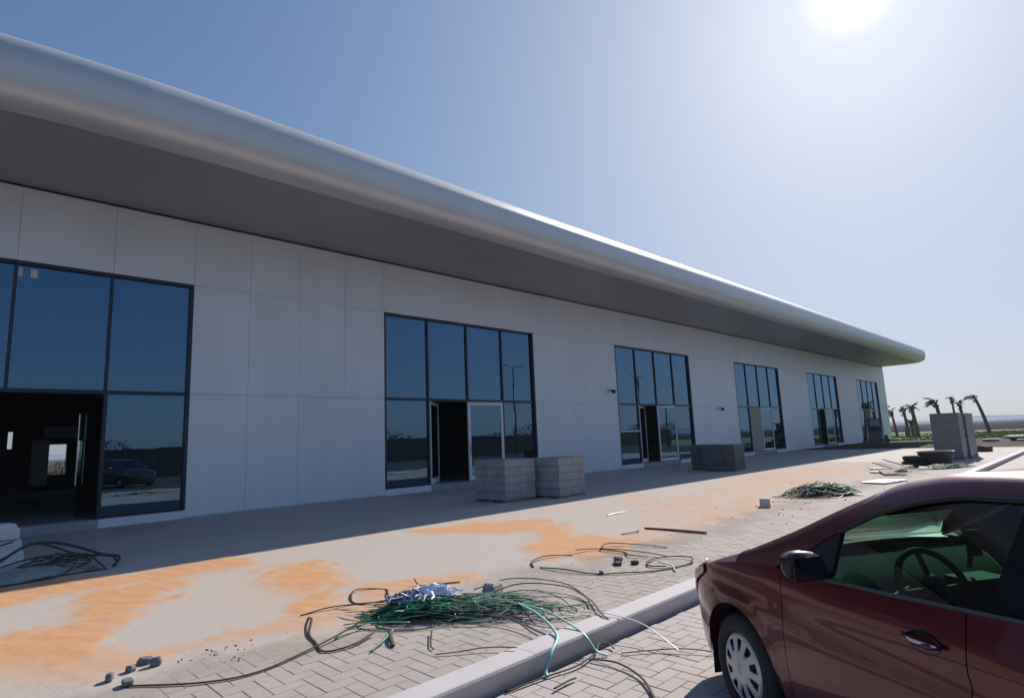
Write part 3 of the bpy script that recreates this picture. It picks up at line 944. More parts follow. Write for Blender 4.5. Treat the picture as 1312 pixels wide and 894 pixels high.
    # side glass, black frames and trim
    for side in (1, -1):
        def glass_strip(s0, s1, name, mt, off=-.012):
            rows = []
            for i in range(25):
                s = s0 + (s1 - s0) * i / 24
                zb, zt = smooth_tab(TOP, s) - .02, max(smooth_tab(DLO, s, .04), smooth_tab(TOP, s)) + .0
                rows.append([gp(s, zb + (zt - zb) * j / 6, off, side) for j in range(7)])
            return MB().grid(rows, flip=(side > 0)).build(name, mt, root, smooth=True)
        glass_strip(.80, 1.68, 'side_window', m_cglass)
        glass_strip(1.76, 2.40, 'side_window', m_cglass2)
        # mirror corner, pillars, window frames
        def band(pts, name='window_trim', mt=m_trim, off=.0):
            m_ = MB(); m_.add([gp(s, z, off, side) for s, z in pts] + [gp(s, z, off - .03, side) for s, z in pts],
                              [tuple(range(len(pts))) if side < 0 else tuple(reversed(range(len(pts))))] + [(i, (i + 1) % len(pts), (i + 1) % len(pts) + len(pts), i + len(pts)) for i in range(len(pts))])
            return m_.build(name, mt, root)
        T = lambda s: smooth_tab(TOP, s); Dl = lambda s: smooth_tab(DLO, s, .04)
        band([(.47, T(.47)), (.80, T(.8)), (.83, 1.03), (.82, Dl(.82)), (.7, Dl(.7)), (.58, Dl(.58))])
        band([(1.60, T(1.6)), (1.78, T(1.78)), (1.80, Dl(1.80)), (1.68, Dl(1.68))], mt=m_pillar)
        band([(2.38, T(2.38)), (2.86, T(2.86) + .002), (2.7, Dl(2.7)), (2.5, Dl(2.5)), (2.38, Dl(2.38))])
        fr_ = MB(); fr_.tube([gp(s, Dl(s) - .006, .004, side) for s in [.82 + i * .05 for i in range(39)]], .012, 5)
        fr_.build('window_trim', m_trim, root, smooth=True)
        bt = MB(); bt.tube([(-s, side * (hw(s, T(s)) + .0), T(s) + .006) for s in [.56 + i * .06 for i in range(38)]], .009, 5)
        bt.build('belt_moulding', mat('belt_rubber', (.05, .05, .055), .3) if side > 0 else m_trim, root, smooth=True)
    # door handles
    for side, ds in ((1, (1.36, 2.28)), (-1, (1.36, 2.28))):
        for sx in ds:
            z0 = .885 if sx < 2 else .91
            y0 = hw(sx, z0)
            cup = MB().lathe([(0, -.012), (.05, -.008), (.062, .004), (.065, .006)], 'y', 20, (0, 0, 0))
            cup.v = [(-sx + v[0] * 1.2, side * (y0 + v[1] * .5 + .002), z0 - .01 + v[2] * .65) for v in cup.v]
            c_ = cup.build('door_handle', m_trim, root, smooth=True)
            m_ = MB().tube([(-sx + .085, side * (y0 + .006), z0 + .002), (-sx + .06, side * (y0 + .034), z0), (-sx, side * (y0 + .042), z0 - .003), (-sx - .06, side * (y0 + .036), z0 - .004), (-sx - .09, side * (y0 + .01), z0 - .004)], [.010, .015, .017, .016, .010], 10, flat=.8)
            m_.build('handle_grip', m_paint if sx > 2 else m_paint, c_, smooth=True)
            m_ = MB().tube([(-sx + .08, side * (y0 + .024), z0 + .010), (-sx, side * (y0 + .058), z0 + .004), (-sx - .085, side * (y0 + .030), z0 + .0)], .0065, 8)
            m_.build('handle_chrome', m_chrome, c_, smooth=True)
    # door mirrors
    for side in (1, -1):
        mb_ = MB(); n = 12
        secs = []
        for i, (yy, sx, sz) in enumerate([(.86, .02, .02), (.875, .06, .045), (.92, .074, .065), (1.0, .072, .070), (1.045, .06, .06), (1.07, .035, .04), (1.08, .005, .01)]):
            ring = []
            for k in range(n):
                a = 2 * pi * k / n
                cx_, cz_ = cos(a), sin(a)
                ring.append((-.845 + sx * (abs(cx_) ** .7) * (1 if cx_ > 0 else -.55), side * yy, 1.07 + (yy - .86) * .06 + sz * (abs(cz_) ** .7) * (1 if cz_ > 0 else -1)))
            secs.append(ring + [ring[0]])
        ho = mb_.grid(secs, flip=(side > 0)).build('wing_mirror', m_trim, root, smooth=50)
        mb_ = MB()
        g_ = [[(p[0] + .004, p[1], p[2] + .003) for p in ring[:7]] for ring in secs[1:-1]]
        mb_.grid([[(-.845 + (p[0] + .845) * 1.02, p[1], 1.07 + (p[2] - 1.07) * 1.03) for p in r_] for r_ in g_], flip=(side > 0)).build('mirror_cap', mat('mirror_cap_paint', (.11, .035, .042), .3, coat=1), ho, smooth=50)
        MB().tube([(-.75, side * .80, 1.0), (-.80, side * .86, 1.015), (-.83, side * .92, 1.03)], .026, 8).build('mirror_foot', m_trim, ho, smooth=True)
        MB().box(-.845 - .05, -.845 - .047, .9, 1.06, 1.02, 1.13).build('mirror_glass', m_dmirror, ho) if side > 0 else None
    # wheels
    for cx, nm in ((0, 'front'), (2.65, 'rear')):
        for side in (1, -1):
            c = (-cx, side * .745, .31)
            w_ = empty('wheel'); w_.parent = root; w_.location = c
            if nm == 'front': w_.rotation_euler = (0, 0, R(-2))
            ty = MB(); pr = [(.205, -.09), (.22, -.098), (.26, -.100), (.295, -.088), (.310, -.065), (.312, 0), (.310, .065), (.295, .088), (.26, .100), (.22, .098), (.205, .09)]
            ty.lathe(pr, 'y', 64); ty.build('tyre', m_rubber, w_, smooth=50)
            tg = MB()
            for q in (.04, .0, -.04): tg.lathe([(.3125, q - .004), (.3095, q), (.3125, q + .004)], 'y', 48)
            tg.build('tread_groove', m_black, w_)
            rim = MB().lathe([(.205, .085), (.19, .03), (.06, .02), (0, .02)], 'y', 40)
            rim.v = [(v[0], v[1] * side, v[2]) for v in rim.v]
            rim.build('rim', m_trim, w_, smooth=True)
            cv = MB(); NS = 10; per = 12
            def cov(r_, a, dd=0): return (r_ * cos(a), side * (.088 + .020 * (1 - (r_ / .2) ** 2) + dd), r_ * sin(a))
            rr = [.0, .03, .055, .08, .105, .13, .155, .172, .188, .202]
            idxf = []
            vs_ = []; N2 = NS * per
            for a_ in range(N2):
                for r_ in rr: vs_.append(cov(r_, 2 * pi * a_ / N2, -.012 if r_ == .202 else 0))
            fs_ = []
            for a_ in range(N2):
                ph = (a_ % per) / per
                for j in range(len(rr) - 1):
                    rm = (rr[j] + rr[j + 1]) / 2
                    hole = (rm > .10 and rm < .172 and .25 <= ph < (.25 + .50 * min(1, .55 + (rm - .10) * 9)))
                    if hole: continue
                    b0 = a_ * len(rr) + j; b1 = ((a_ + 1) % N2) * len(rr) + j
                    fs_.append((b0, b0 + 1, b1 + 1, b1))
            vs2 = [(v[0], v[1] - side * .012, v[2]) for v in vs_]
            cv.add(vs_, fs_)
            co = cv.build('wheel_cover', m_cover, w_, smooth=40)
            so_ = co.modifiers.new('thickness', 'SOLIDIFY'); so_.thickness = .008; so_.offset = 0
            # centre badge with a small upright animal crest
            bd = MB().lathe([(.032, .100), (.032, .111), (.028, .114), (0, .114)], 'y', 24)
            bd.v = [(v[0], v[1] * side, v[2]) for v in bd.v]
            bo = bd.build('centre_cap', m_cover, w_, smooth=40)
            cr = MB()
            for pth, rad_ in (([(-.012, .018), (-.004, .012), (.002, .002), (.004, -.010)], .0045), ([(-.004, .012), (-.014, .006)], .0025), ([(.0, .004), (-.012, -.002)], .0025), ([(.004, -.008), (-.004, -.018)], .003), ([(.004, -.008), (.012, -.018)], .003), ([(.004, -.006), (.013, .002), (.010, .012)], .002)):
                cr.tube([(x_, side * .115, z_) for x_, z_ in pth], rad_, 6)
            cr.build('crest', m_alu, w_)
    # wheel housings and floor pan
    for cx in (0, 2.65):
        for side in (1, -1):
            m_ = MB(); rows = []
            for k in range(17):
                a = pi * k / 16
                rows.append([(-cx + .385 * cos(a), side * .815, .31 + .385 * sin(a) if 0 < k < 16 else .15), (-cx + .385 * cos(a), side * .50, .31 + .385 * sin(a) if 0 < k < 16 else .15)])
            m_.grid(rows); m_.add([(-cx - .385, side * .5, .15), (-cx + .385, side * .5, .15), (-cx + .385, side * .5, .7), (-cx - .385, side * .5, .7)], [(0, 1, 2, 3)])
            m_.build('wheel_housing', m_black, root)
    MB().box(-3.5, .55, -.5, .5, .17, .25).build('floor_pan', m_black, root)
    MB().box(-.32, .6, -.45, .45, .25, .75).build('engine_bay', m_black, root)
    # door inner skins
    for side in (1, -1):
        m_ = MB(); m_.grid([[(-s, side * (hw(s, z) - .07), z) for z in (.2, .5, .8, .985)] for s in (.4, .9, 1.5, 2.2, 3.2)])
        m_.build('door_card', m_int, root)
    # dashboard
    rows = []
    for i in range(13):
        t = i / 12
        sx = .30 + .62 * t
        z = [.975, .99, .995, .99, .985, .978, .965, .95, .93, .90, .84, .74, .60][i]
        if i >= 10: sx = .82 + .02 * (i - 10)
        rows.append([(-sx, y_, z + (.035 * math.exp(-((y_ - .36) / .17) ** 2) if 4 <= i <= 9 else 0)) for y_ in [-.76 + 1.52 * k / 24 for k in range(25)]])
    MB().grid(rows).build('dashboard', m_dash, root, smooth=50)
    MB().box(-.95, -.80, -.12, .12, .45, .96).build('centre_console', m_int, root)
    # steering wheel
    sw = empty('steering_wheel'); sw.parent = root; sw.location = (-.98, .37, .95); sw.rotation_euler = (0, R(-64), 0)
    n = 40
    MB().tube([(.185 * cos(2 * pi * k / n), .185 * sin(2 * pi * k / n), 0) for k in range(n + 1)], .016, 8, cap=False).build('wheel_rim', m_int, sw, smooth=True)
    hb_ = MB().lathe([(0, .03), (.05, .028), (.07, .01), (.06, -.03)], 'z', 20)
    hb_.build('hub', m_int, sw, smooth=True)
    for a in (R(0), R(90), R(-90), R(180)):
        MB().tube([(.05 * cos(a), .05 * sin(a), 0), (.18 * cos(a), .18 * sin(a), 0)], .013, 6).build('spoke', m_int, sw)
    MB().tube([(.03, .09, -.05), (.0, .20, -.045), (-.01, .25, -.04)], [.006, .007, .011], 6).build('stalk', m_alu, sw)
    MB().tube([(.0, 0, -.03), (0, 0, -.30)], .035, 10).build('column', m_int, sw)
    # rear-view mirror, sun visors, phone holder
    mm = MB().cham(-1.07, -1.04, -.13, .13, 1.33, 1.40, .008); mm.tube([(-1.04, 0, 1.39), (-1.0, 0, 1.45)], .012, 6)
    mm.build('cabin_mirror', m_int, root)
    for yy in (-.36, .36):
        MB().cham(-1.16, -1.02, yy - .19, yy + .19, 1.405, 1.425, .004).build('sun_visor', m_int, root)
    ph_ = MB().tube([(-.86, .02, 1.0), (-.88, .02, 1.08)], .012, 6); ph_.cham(-.90, -.885, -.03, .05, 1.06, 1.19, .003)
    ph_.build('phone_holder', m_int, root)
    # seats
    for yy in (.37, -.37):
        st = empty('seat'); st.parent = root; st.location = (-1.65, yy, 0)
        def pad(pts, w_, th, nm):
            rows = []
            for (x_, z_) in pts:
                rows.append([(x_ , y_ * w_, z_ - th * (abs(y_) ** 4)) for y_ in [k / 5 - 1 for k in range(11)]])
            o_ = MB().grid(rows).build(nm, m_seat, st, smooth=True)
            q = o_.modifiers.new('thickness', 'SOLIDIFY'); q.thickness = .10; q.offset = -1
        pad([(.28, .48), (.2, .52), (0, .50), (-.25, .47)], .25, .03, 'cushion')
        pad([(-.22, .45), (-.28, .65), (-.36, .9), (-.42, 1.08)], .24, .0, 'backrest')
        hr = MB()
        for i in range(1): hr.lathe([(0, -.08), (.09, -.07), (.115, 0), (.09, .07), (0, .08)], 'z', 16, (-.46, 0, 1.20))
        hr.v = [(-.46 + (v[0] + .46) * .45, v[1] * 1.15, v[2]) for v in hr.v]
        hr.build('headrest', m_seat, st, smooth=True)
    MB().cham(-2.75, -2.35, -.68, .68, .3, .52, .05).build('rear_bench', m_seat, root)
    MB().add([(-2.7, -.66, .5), (-2.7, .66, .5), (-2.95, .6, 1.1), (-2.95, -.6, 1.1)], [(0, 1, 2, 3)]).build('rear_backrest', m_seat, root)
    MB().add([(-2.95, -.66, 1.06), (-2.95, .66, 1.06), (-3.2, .6, 1.07), (-3.2, -.6, 1.07)], [(0, 1, 2, 3)]).build('parcel_shelf', m_int, root)
    return root
TH = R(57)
car = make_car()
car.location = (3.64 + sin(TH) * .855, 1.79 - cos(TH) * .855, -.14)
car.rotation_euler = (0, 0, TH)
tag(car, 'dark red saloon car parked nose to the kerb, seen from its left side', 'car')

# ------------------------------------------------------------------ stacks of grey blocks
m_block = mat('grey_block', (.31, .32, .33), .92, vary=.12, vscale=3, bump=.002, bscale=45)
m_block2 = mat('dark_block', (.12, .125, .135), .92, vary=.15, vscale=3, bump=.002, bscale=45)
m_wood = mat('pallet_wood', (.22, .17, .12), .85, vary=.2, vscale=5)
def block_stack(name, x, y, rz, nx, ny, nz, bx, by, bz, mt, label, group, pallet=True, h0=.0):
    t = empty(name, (x, y, 0), rz)
    z = 0.0
    if pallet:
        m_ = MB()
        for yy in (0, ny * by / 2 - .05, ny * by - .1): m_.box(0, nx * bx, yy, yy + .1, 0, .045)
        m_.box(.0, nx * bx, 0, ny * by, .0451, .06)
        stuff(m_.build('pallet', m_wood, t)); z = .061
    mes = []
    for q in range(4):
        m_ = MB().cham(.004, bx - .004, .004, by - .004, 0, bz - .006, .008, J=.002)
        me = bpy.data.meshes.new('block'); me.from_pydata(m_.v, [], m_.f); me.materials.append(mt); mes.append(me)
    for k in range(nz):
        ox = random.uniform(-.014, .014); oy = random.uniform(-.014, .014)
        for i in range(nx):
            for j in range(ny):
                if 0 < i < nx - 1 and 0 < j < ny - 1 and k < nz - 1: continue
                o = link('block', random.choice(mes), t)
                o.location = (i * bx + ox + random.uniform(-.004, .004), j * by + oy + random.uniform(-.004, .004), z + k * bz)
                o.rotation_euler = (0, 0, random.uniform(-.008, .008))
    tag(t, label, 'block stack', group)
    return t
block_stack('block_stack', 10.84, 11.28, 0, 2, 3, 5, .57, .40, .206, m_block, 'left one of the two neat stacks of grey blocks by the second shopfront', 'stacks of grey blocks outside the shopfronts')
block_stack('block_stack', 12.22, 10.62, R(1), 2, 3, 5, .56, .38, .203, m_block, 'right one of the two neat stacks of grey blocks, closer to the sunlit paving', 'stacks of grey blocks outside the shopfronts')
block_stack('block_stack', 23.2, 10.8, R(4), 2, 3, 5, .55, .44, .2, m_block2, 'wider dark stack of blocks right of the third shopfront, nearer the camera', 'stacks of grey blocks outside the shopfronts')
block_stack('block_stack', 23.9, 12.3, R(-4), 2, 2, 5, .55, .42, .2, m_block2, 'darker narrow stack of blocks tucked against the left end of the wide one', 'stacks of grey blocks outside the shopfronts')

# tall stacks wrapped in film near the end of the forecourt
m_wrap = mat('grey_wrap', (.16, .165, .175), .5, vary=.15, vscale=1.2, stretch=(1, 1, 3), bump=.01, bscale=5)
def wrapped(x, y, rz, w_, d_, h_, label, mt=m_wrap):
    t = empty('wrapped_pallet', (x, y, 0), rz)
    MB().box(0, w_, 0, d_, 0, .12).build('pallet', m_wood, t)
    m_ = MB(); rows = []
    nz_ = 14
    for k in range(nz_ + 1):
        z = .125 + (h_ - .125) * k / nz_
        r_ = []
        per_ = []
        for (ax, ay, bx_, by_) in ((0, 0, w_, 0), (w_, 0, w_, d_), (w_, d_, 0, d_), (0, d_, 0, 0)):
            for q in range(8):
                f = q / 8; per_.append((ax + (bx_ - ax) * f, ay + (by_ - ay) * f))
        for (px_, py_) in per_:
            s_ = .97 + .03 * sin(k * 2.2 + px_ * 3) * .5
            cx_, cy_ = w_ / 2, d_ / 2
            r_.append((cx_ + (px_ - cx_) * s_ + random.uniform(-.008, .008), cy_ + (py_ - cy_) * s_ + random.uniform(-.008, .008), z))
        r_.append(r_[0]); rows.append(r_)
    m_.grid(rows, flip=False)
    m_.add(rows[-1][:-1], [tuple(range(len(rows[-1]) - 1))])
    m_.build('wrapped_load', mt, t, smooth=25)
    tag(t, label, 'pallet', 'tall wrapped pallets at the end of the forecourt')
wrapped(31.0, 4.52, R(0), 1.1, 1.02, 1.98, 'largest tall grey wrapped pallet at the end of the forecourt, nearest the building')
wrapped(32.3, 4.45, R(0), 1.0, 1.05, 1.96, 'slim tall grey wrapped pallet just behind the largest one')
wrapped(33.6, 4.55, R(-3), 1.0, 1.0, 1.95, 'rearmost tall grey wrapped pallet beside the kerb, right of a dark gap')

# dark rubber tub with a rolled lip, and a broken one behind it
m_tub = mat('dark_tub', (.045, .04, .045), .6, vary=.2, vscale=4)
t = empty('mortar_tub', (26.75, 4.75, 0))
MB().lathe([(0, .02), (.40, .02), (.52, .25), (.56, .5), (.60, .52), (.60, .56), (.54, .56), (.50, .3), (.38, .08), (0, .08)], 'z', 28).build('tub', m_tub, t, smooth=40)
MB().lathe([(.44, .30), (.5, .30), (.5, .32), (0, .42)], 'z', 20).build('rubble_fill', mat('pale_rubble', (.36, .34, .33), .9), t, smooth=True)
tag(t, 'round dark mortar tub in front of the wrapped pallets', 'tub')
t = empty('tyre_stack', (26.3, 5.35, .0), .3)
MB().lathe([(.20, .06), (.21, .02), (.36, .0), (.42, .05), (.42, .17), (.36, .22), (.21, .20), (.20, .16)], 'z', 30).build('tyre', m_rubber, t, smooth=True)
MB().lathe([(.20, .28), (.21, .24), (.34, .225), (.40, .27), (.40, .37), (.34, .42), (.21, .40), (.20, .36)], 'z', 30, (.06, -.04, 0)).build('tyre', m_rubber, t, smooth=True)
tag(t, 'two dark worn tyres stacked flat beside the mortar tub', 'tyres')

# ------------------------------------------------------------------ skid loader by the last shopfront
m_lbody = mat('loader_body', (.10, .09, .095), .5, vary=.15, vscale=3)
m_lpale = mat('loader_pale', (.42, .42, .44), .5)
t = empty('skid_loader', (52.6, 13.0, 0), R(192))
m_ = MB(); pr = [(-.95, .35), (-1.15, .6), (-1.15, 1.15), (-.6, 1.35), (.55, 1.05), (.75, .55), (.70, .32)]
vs_ = [(x_, s_, z_) for s_ in (-.42, .42) for x_, z_ in pr]
n7 = len(pr)
m_.add(vs_, [tuple(range(n7)), tuple(range(2 * n7 - 1, n7 - 1, -1))] + [(i, (i + 1) % n7 + 0, (i + 1) % n7 + n7, i + n7) for i in range(n7)])
m_.build('body', m_lbody, t, recalc=True)
c_ = MB()
for sx_, sy_ in ((.5, .4), (.5, -.4), (-.45, .4), (-.45, -.4)): c_.tube([(sx_, sy_, 1.0), (sx_ * .9, sy_, 2.02)], .045, 6)
c_.build('cab_post', m_trim, t)['kind'] = 'stuff'
MB().cham(-.5, .52, -.46, .46, 2.02, 2.11, .03).build('cab_roof', m_trim, t)
MB().box(-.44, -.42, -.38, .38, 1.2, 2.0).build('rear_screen', m_glass, t)
MB().cham(-.3, .1, -.25, .25, 1.0, 1.55, .04).build('seat', m_seat, t)
for sy_ in (-.62, .62):
    for sx_ in (-.62, .48):
        w_ = MB().lathe([(0, -.12), (.20, -.12), (.24, -.06), (.26, -.14), (.37, -.15), (.41, -.08), (.41, .08), (.37, .15), (.26, .14), (.24, .06), (.2, .12), (0, .12)], 'y', 26)
        w2 = w_.build('wheel', m_rubber, t, smooth=40); w2.location = (sx_, sy_, .41)
        MB().lathe([(0, -.125), (.19, -.123), (.21, -.07), (.21, .07), (.19, .123), (0, .125)], 'y', 20).build('hub', m_lpale, w2, smooth=40)
    a_ = MB().tube([(-1.05, sy_ * .82, 1.05), (-.95, sy_ * .82, 1.45), (.2, sy_ * .82, 1.30), (1.0, sy_ * .82, .55), (1.15, sy_ * .82, .25)], [.08, .09, .08, .08, .06], 6)
    a_.build('lift_arm', m_lpale, t)
bk = MB(); rows = []
for sy_ in (-.85, .85):
    rows.append([(1.15, sy_, .55), (1.12, sy_, .15), (1.25, sy_, .05), (1.75, sy_, .06)])
bk.grid(rows); bk.add([rows[0][0], rows[0][1], rows[0][2], rows[0][3], rows[1][0], rows[1][1], rows[1][2], rows[1][3]], [(0, 1, 2, 3), (7, 6, 5, 4)])
o = bk.build('bucket', m_lbody, t); q = o.modifiers.new('thickness', 'SOLIDIFY'); q.thickness = .02
tag(t, 'small dark wheeled loader with an open cab parked by the last shopfront', 'loader')

# ------------------------------------------------------------------ straps, hoses and rubbish on the forecourt
m_green = mat('green_strap', (.025, .27, .15), .55, color2=(.012, .075, .045), vscale=6)
m_green2 = mat('pale_green_strap', (.13, .30, .22), .6, vary=.2, vscale=9)
m_brown = mat('dusty_strap', (.06, .042, .025), .8, color2=(.035, .035, .022), vscale=5)
m_cyan = mat('turquoise_tape', (.22, .50, .48), .45)
m_white = mat('white_film', (.74, .77, .84), .35, vary=.15, vscale=8)
m_blue = mat('blue_grey_film', (.13, .16, .26), .4, vary=.35, vscale=9)
m_dusty = mat('clear_sheet', (.22, .26, .27), .3, vary=.2, vscale=4)
def catmull(pts, n=8):
    P_ = [Vector(p) for p in pts]; P_ = [P_[0] * 2 - P_[1]] + P_ + [P_[-1] * 2 - P_[-2]]
    o_ = []
    for i in range(1, len(P_) - 2):
        for k in range(n):
            t_ = k / n
            a, b2, c_, d_ = P_[i - 1:i + 3]
            o_.append(.5 * ((2 * b2) + (c_ - a) * t_ + (2 * a - 5 * b2 + 4 * c_ - d_) * t_ * t_ + (3 * b2 - a - 3 * c_ + d_) * t_ ** 3))
    o_.append(P_[-2]); return o_
def strand(mb_, pts, r=.006, n=6, flat=.45, sub=8):
    mb_.tube(catmull(pts, sub), r, n, flat=flat)
def single(name, pts, r, mt, label, cat, group=None, flat=.5):
    m_ = MB(); strand(m_, pts, r * 1.3, 6, flat)
    # give the mesh an origin on the ground under its first point
    p0 = Vector((pts[0][0], pts[0][1], 0))
    m_.v = [(v[0] - p0.x, v[1] - p0.y, v[2]) for v in m_.v]
    o = m_.build(name, mt, smooth=True); o.location = p0
    tag(o, label, cat, group); return o
def tangle(t, centre, ax, ay, count, mt, rng, name, hmax, rr=.006, loops=.5, long_=1.0):
    """many bent strands in an oval heap: one part nobody could count"""
    m_ = MB()
    for _ in range(count):
        a = rng.random() * 2 * pi; q = rng.random() ** .6
        cx_, cy_ = cos(a) * q * .55, sin(a) * q * .55
        heading = rng.gauss(0, .35); L = rng.uniform(.6, 1.5) * long_; bend = rng.gauss(0, 1.3); hs = rng.uniform(.25, 1.0)
        pts = []
        K = 7
        x_, y_ = cx_ - cos(heading) * L / 2, cy_ - sin(heading) * L / 2
        for k in range(K):
            hgt = hmax * max(0, 1 - (x_ * x_ + y_ * y_) * 1.05) * (hs + rng.uniform(-.10, .10))
            pts.append((x_, y_, .008 + hgt))
            th_ = heading + bend * (k / K - .5)
            x_ += cos(th_) * L / K; y_ += sin(th_) * L / K
        w = [centre + ax * p[0] + ay * p[1] + Vector((0, 0, p[2])) for p in pts]
        strand(m_, w, rng.uniform(.7, 1.2) * rr, 4, .5, 4)
    return stuff(m_.build(name, mt, t, smooth=False))
def sheet(centre, ax, ay, h, n, rng, fold):
    """crumpled film"""
    rs_ = np.random.RandomState(rng.randint(0, 9999))
    rows = []
    A = rs_.rand(n + 1, n + 1, 3) - .5
    for i in range(n + 1):
        r_ = []
        for j in range(n + 1):
            u, v = 2 * i / n - 1, 2 * j / n - 1
            d_ = min(1, sqrt(u * u + v * v))
            k = fold * A[i, j]
            z = .02 + h * max(0, 1 - d_ ** 1.6) + abs(k[2]) * h * 1.3 * (1 - .6 * d_)
            ang = atan2(v, u); sc = 1 - .25 * abs(sin(3 * ang + A[0, 0, 0] * 9))
            p = centre + ax * (u * sc + k[0] * .35) + ay * (v * sc + k[1] * .35) + Vector((0, 0, z))
            r_.append(p)
        rows.append(r_)
    return MB().grid(rows)
rng = random.Random(11)
Z = Vector((0, 0, 0))
# big heap by the kerb
t = empty('strap_heap', (3.65, 4.75, 0))
L3 = lambda x, y, z=0: Vector((x - 3.65, y - 4.75, z))
AX, AY = Vector((.60, -.64, 0)), Vector((.26, .25, 0))
tangle(t, L3(3.55, 4.78), AX * .72, AY * 1.15, 170, m_green, rng, 'green_straps', .14, .009)
tangle(t, L3(3.95, 4.42), AX * .85, AY * 1.4, 110, m_green2, rng, 'pale_straps', .14, .006)
tangle(t, L3(3.85, 4.55), AX * 1.15, AY * 1.7, 60, m_brown, rng, 'dusty_straps', .12, .006, long_=1.5)
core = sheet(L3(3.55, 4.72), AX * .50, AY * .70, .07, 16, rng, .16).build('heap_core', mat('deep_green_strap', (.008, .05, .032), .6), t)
tag(t, 'large tangled heap of green packing straps lying beside the kerb', 'strap heap', 'heaps of packing straps')
t = empty('film_bundle', (3.62, 4.95, .08))
F3 = lambda x, y, z=0: Vector((x - 3.62, y - 4.95, z - .0))
sheet(F3(3.50, 5.02, .02), Vector((.22, -.17, 0)), Vector((.11, .13, 0)), .07, 24, rng, .45).build('blue_film', m_blue, t)
sheet(F3(3.70, 4.90, .045), Vector((.20, -.20, 0)), Vector((.09, .11, 0)), .08, 26, rng, .5).build('white_film', m_white, t)
m_ = MB()
for _ in range(44):
    a = rng.random() * 6.3
    p = F3(3.60 + rng.gauss(0, .13), 4.93 + rng.gauss(0, .09), .02 + rng.random() * .07)
    q1 = p + Vector((cos(a) * .07, sin(a) * .07, rng.uniform(-.02, .05))); q2 = q1 + Vector((cos(a + rng.gauss(0, 1.2)) * .08, sin(a + .8) * .08, rng.uniform(-.05, .03)))
    m_.tube([p, q1, q2], [.006, .013, .004], 4, flat=.25)
stuff(m_.build('film_strips', m_white, t))
tag(t, 'crumpled white and blue plastic film on top of the large strap heap', 'plastic film')
def stone(name, x, y, z, sx, sy, sz, rz, mt, label, cat, group=None, seed=0, sub=True):
    rs_ = random.Random(seed)
    bm = bmesh.new(); bmesh.ops.create_icosphere(bm, subdivisions=2, radius=1)
    for v in bm.verts:
        c_ = v.co
        k = 1 + rs_.uniform(-.10, .10)
        v.co = Vector((math.copysign(abs(c_.x) ** .55, c_.x) * sx / 2 * k, math.copysign(abs(c_.y) ** .55, c_.y) * sy / 2 * k, (math.copysign(abs(c_.z) ** .6, c_.z) * .5 + .5) * sz * (1 + rs_.uniform(-.05, .05))))
    me = bpy.data.meshes.new(name); bm.to_mesh(me); bm.free(); me.materials.append(mt)
    o = link(name, me, None, (x, y, z - .004), rz); tag(o, label, cat, group); return o
m_stone = mat('broken_concrete', (.34, .32, .32), .9, vary=.2, vscale=20, bump=.003, bscale=70)
m_dark = mat('dark_rubble', (.075, .06, .055), .9, vary=.3, vscale=30)
m_mauve = mat('slate_rubble', (.17, .165, .20), .85, vary=.2, vscale=25)
stone('concrete_block', 4.30, 4.72, .02, .24, .17, .15, R(20), m_stone, 'pale flat concrete block lying at the back right of the large strap heap', 'concrete block', None, 5)
t = MB().box(-.105, .105, -.1, .1, 0, .0)
tb = empty('pale_block', (12.66, 5.34, 0), R(25))
MB().cham(-.13, .13, -.10, .10, 0, .17, .012, J=.012).build('block', mat('cream_block', (.55, .50, .46), .9, vary=.12, vscale=14), tb)
tag(tb, 'single pale cream block standing alone on the sandy paving', 'block')
spots = [(1.09, 5.33, .075, .06, 'leftmost of the broken slate-grey chunks at the lower left, a round one', 1), (1.16, 5.13, .10, .05, 'slate-grey chunk nearest the camera in the lower left group', 2), (1.24, 5.42, .07, .05, 'small slate-grey chunk in the middle of the lower left group', 3), (1.36, 5.52, .11, .055, 'largest slate-grey chunk at the back of the lower left group', 4), (1.40, 5.40, .08, .07, 'rightmost slate-grey chunk of the lower left group', 5)]
for x_, y_, w_, h_, lb, sd_ in spots:
    stone('rubble_chunk', x_, y_, .004, w_, w_ * .7, h_, R(40 + sd_ * 25), m_mauve, lb, 'rubble', 'slate-grey chunks at the lower left', sd_)
# crumbs: too many to name
m_ = MB()
def crumb(x_, y_, s_):
    k = [rng.uniform(.6, 1.3) * s_ for _ in range(6)]
    m_.add([(x_ - k[0], y_, .3 * s_), (x_ + k[1], y_, .3 * s_), (x_, y_ - k[2], .3 * s_), (x_, y_ + k[3], .3 * s_), (x_, y_, k[4]), (x_, y_, -.002)],
           [(0, 2, 4), (2, 1, 4), (1, 3, 4), (3, 0, 4), (2, 0, 5), (1, 2, 5), (3, 1, 5), (0, 3, 5)])
for cx_, cy_, n_, sp, s0 in ((1.93, 5.38, 26, .12, .012), (1.66, 5.42, 10, .12, .011), (1.83, 5.05, 9, .07, .011), (2.2, 5.3, 10, .35, .007), (8.5, 4.9, 12, .5, .012), (11.2, 5.0, 14, .7, .018), (13.6, 5.0, 18, .6, .022), (6.2, 5.0, 16, .5, .010), (5.5, 4.3, 10, .5, .008), (1.0, 5.2, 14, .5, .008), (17.5, 5.3, 22, 1.2, .03), (4.6, 4.6, 18, .6, .008)):
    for _ in range(n_): crumb(cx_ + rng.gauss(0, sp), max(3.7, cy_ + rng.gauss(0, sp * .7)), s0 * rng.uniform(.5, 1.3))
tag(stuff(m_.build('rubble_crumbs', m_dark)), 'scattered dark crumbs of rubble and soil over the paving', 'crumbs')

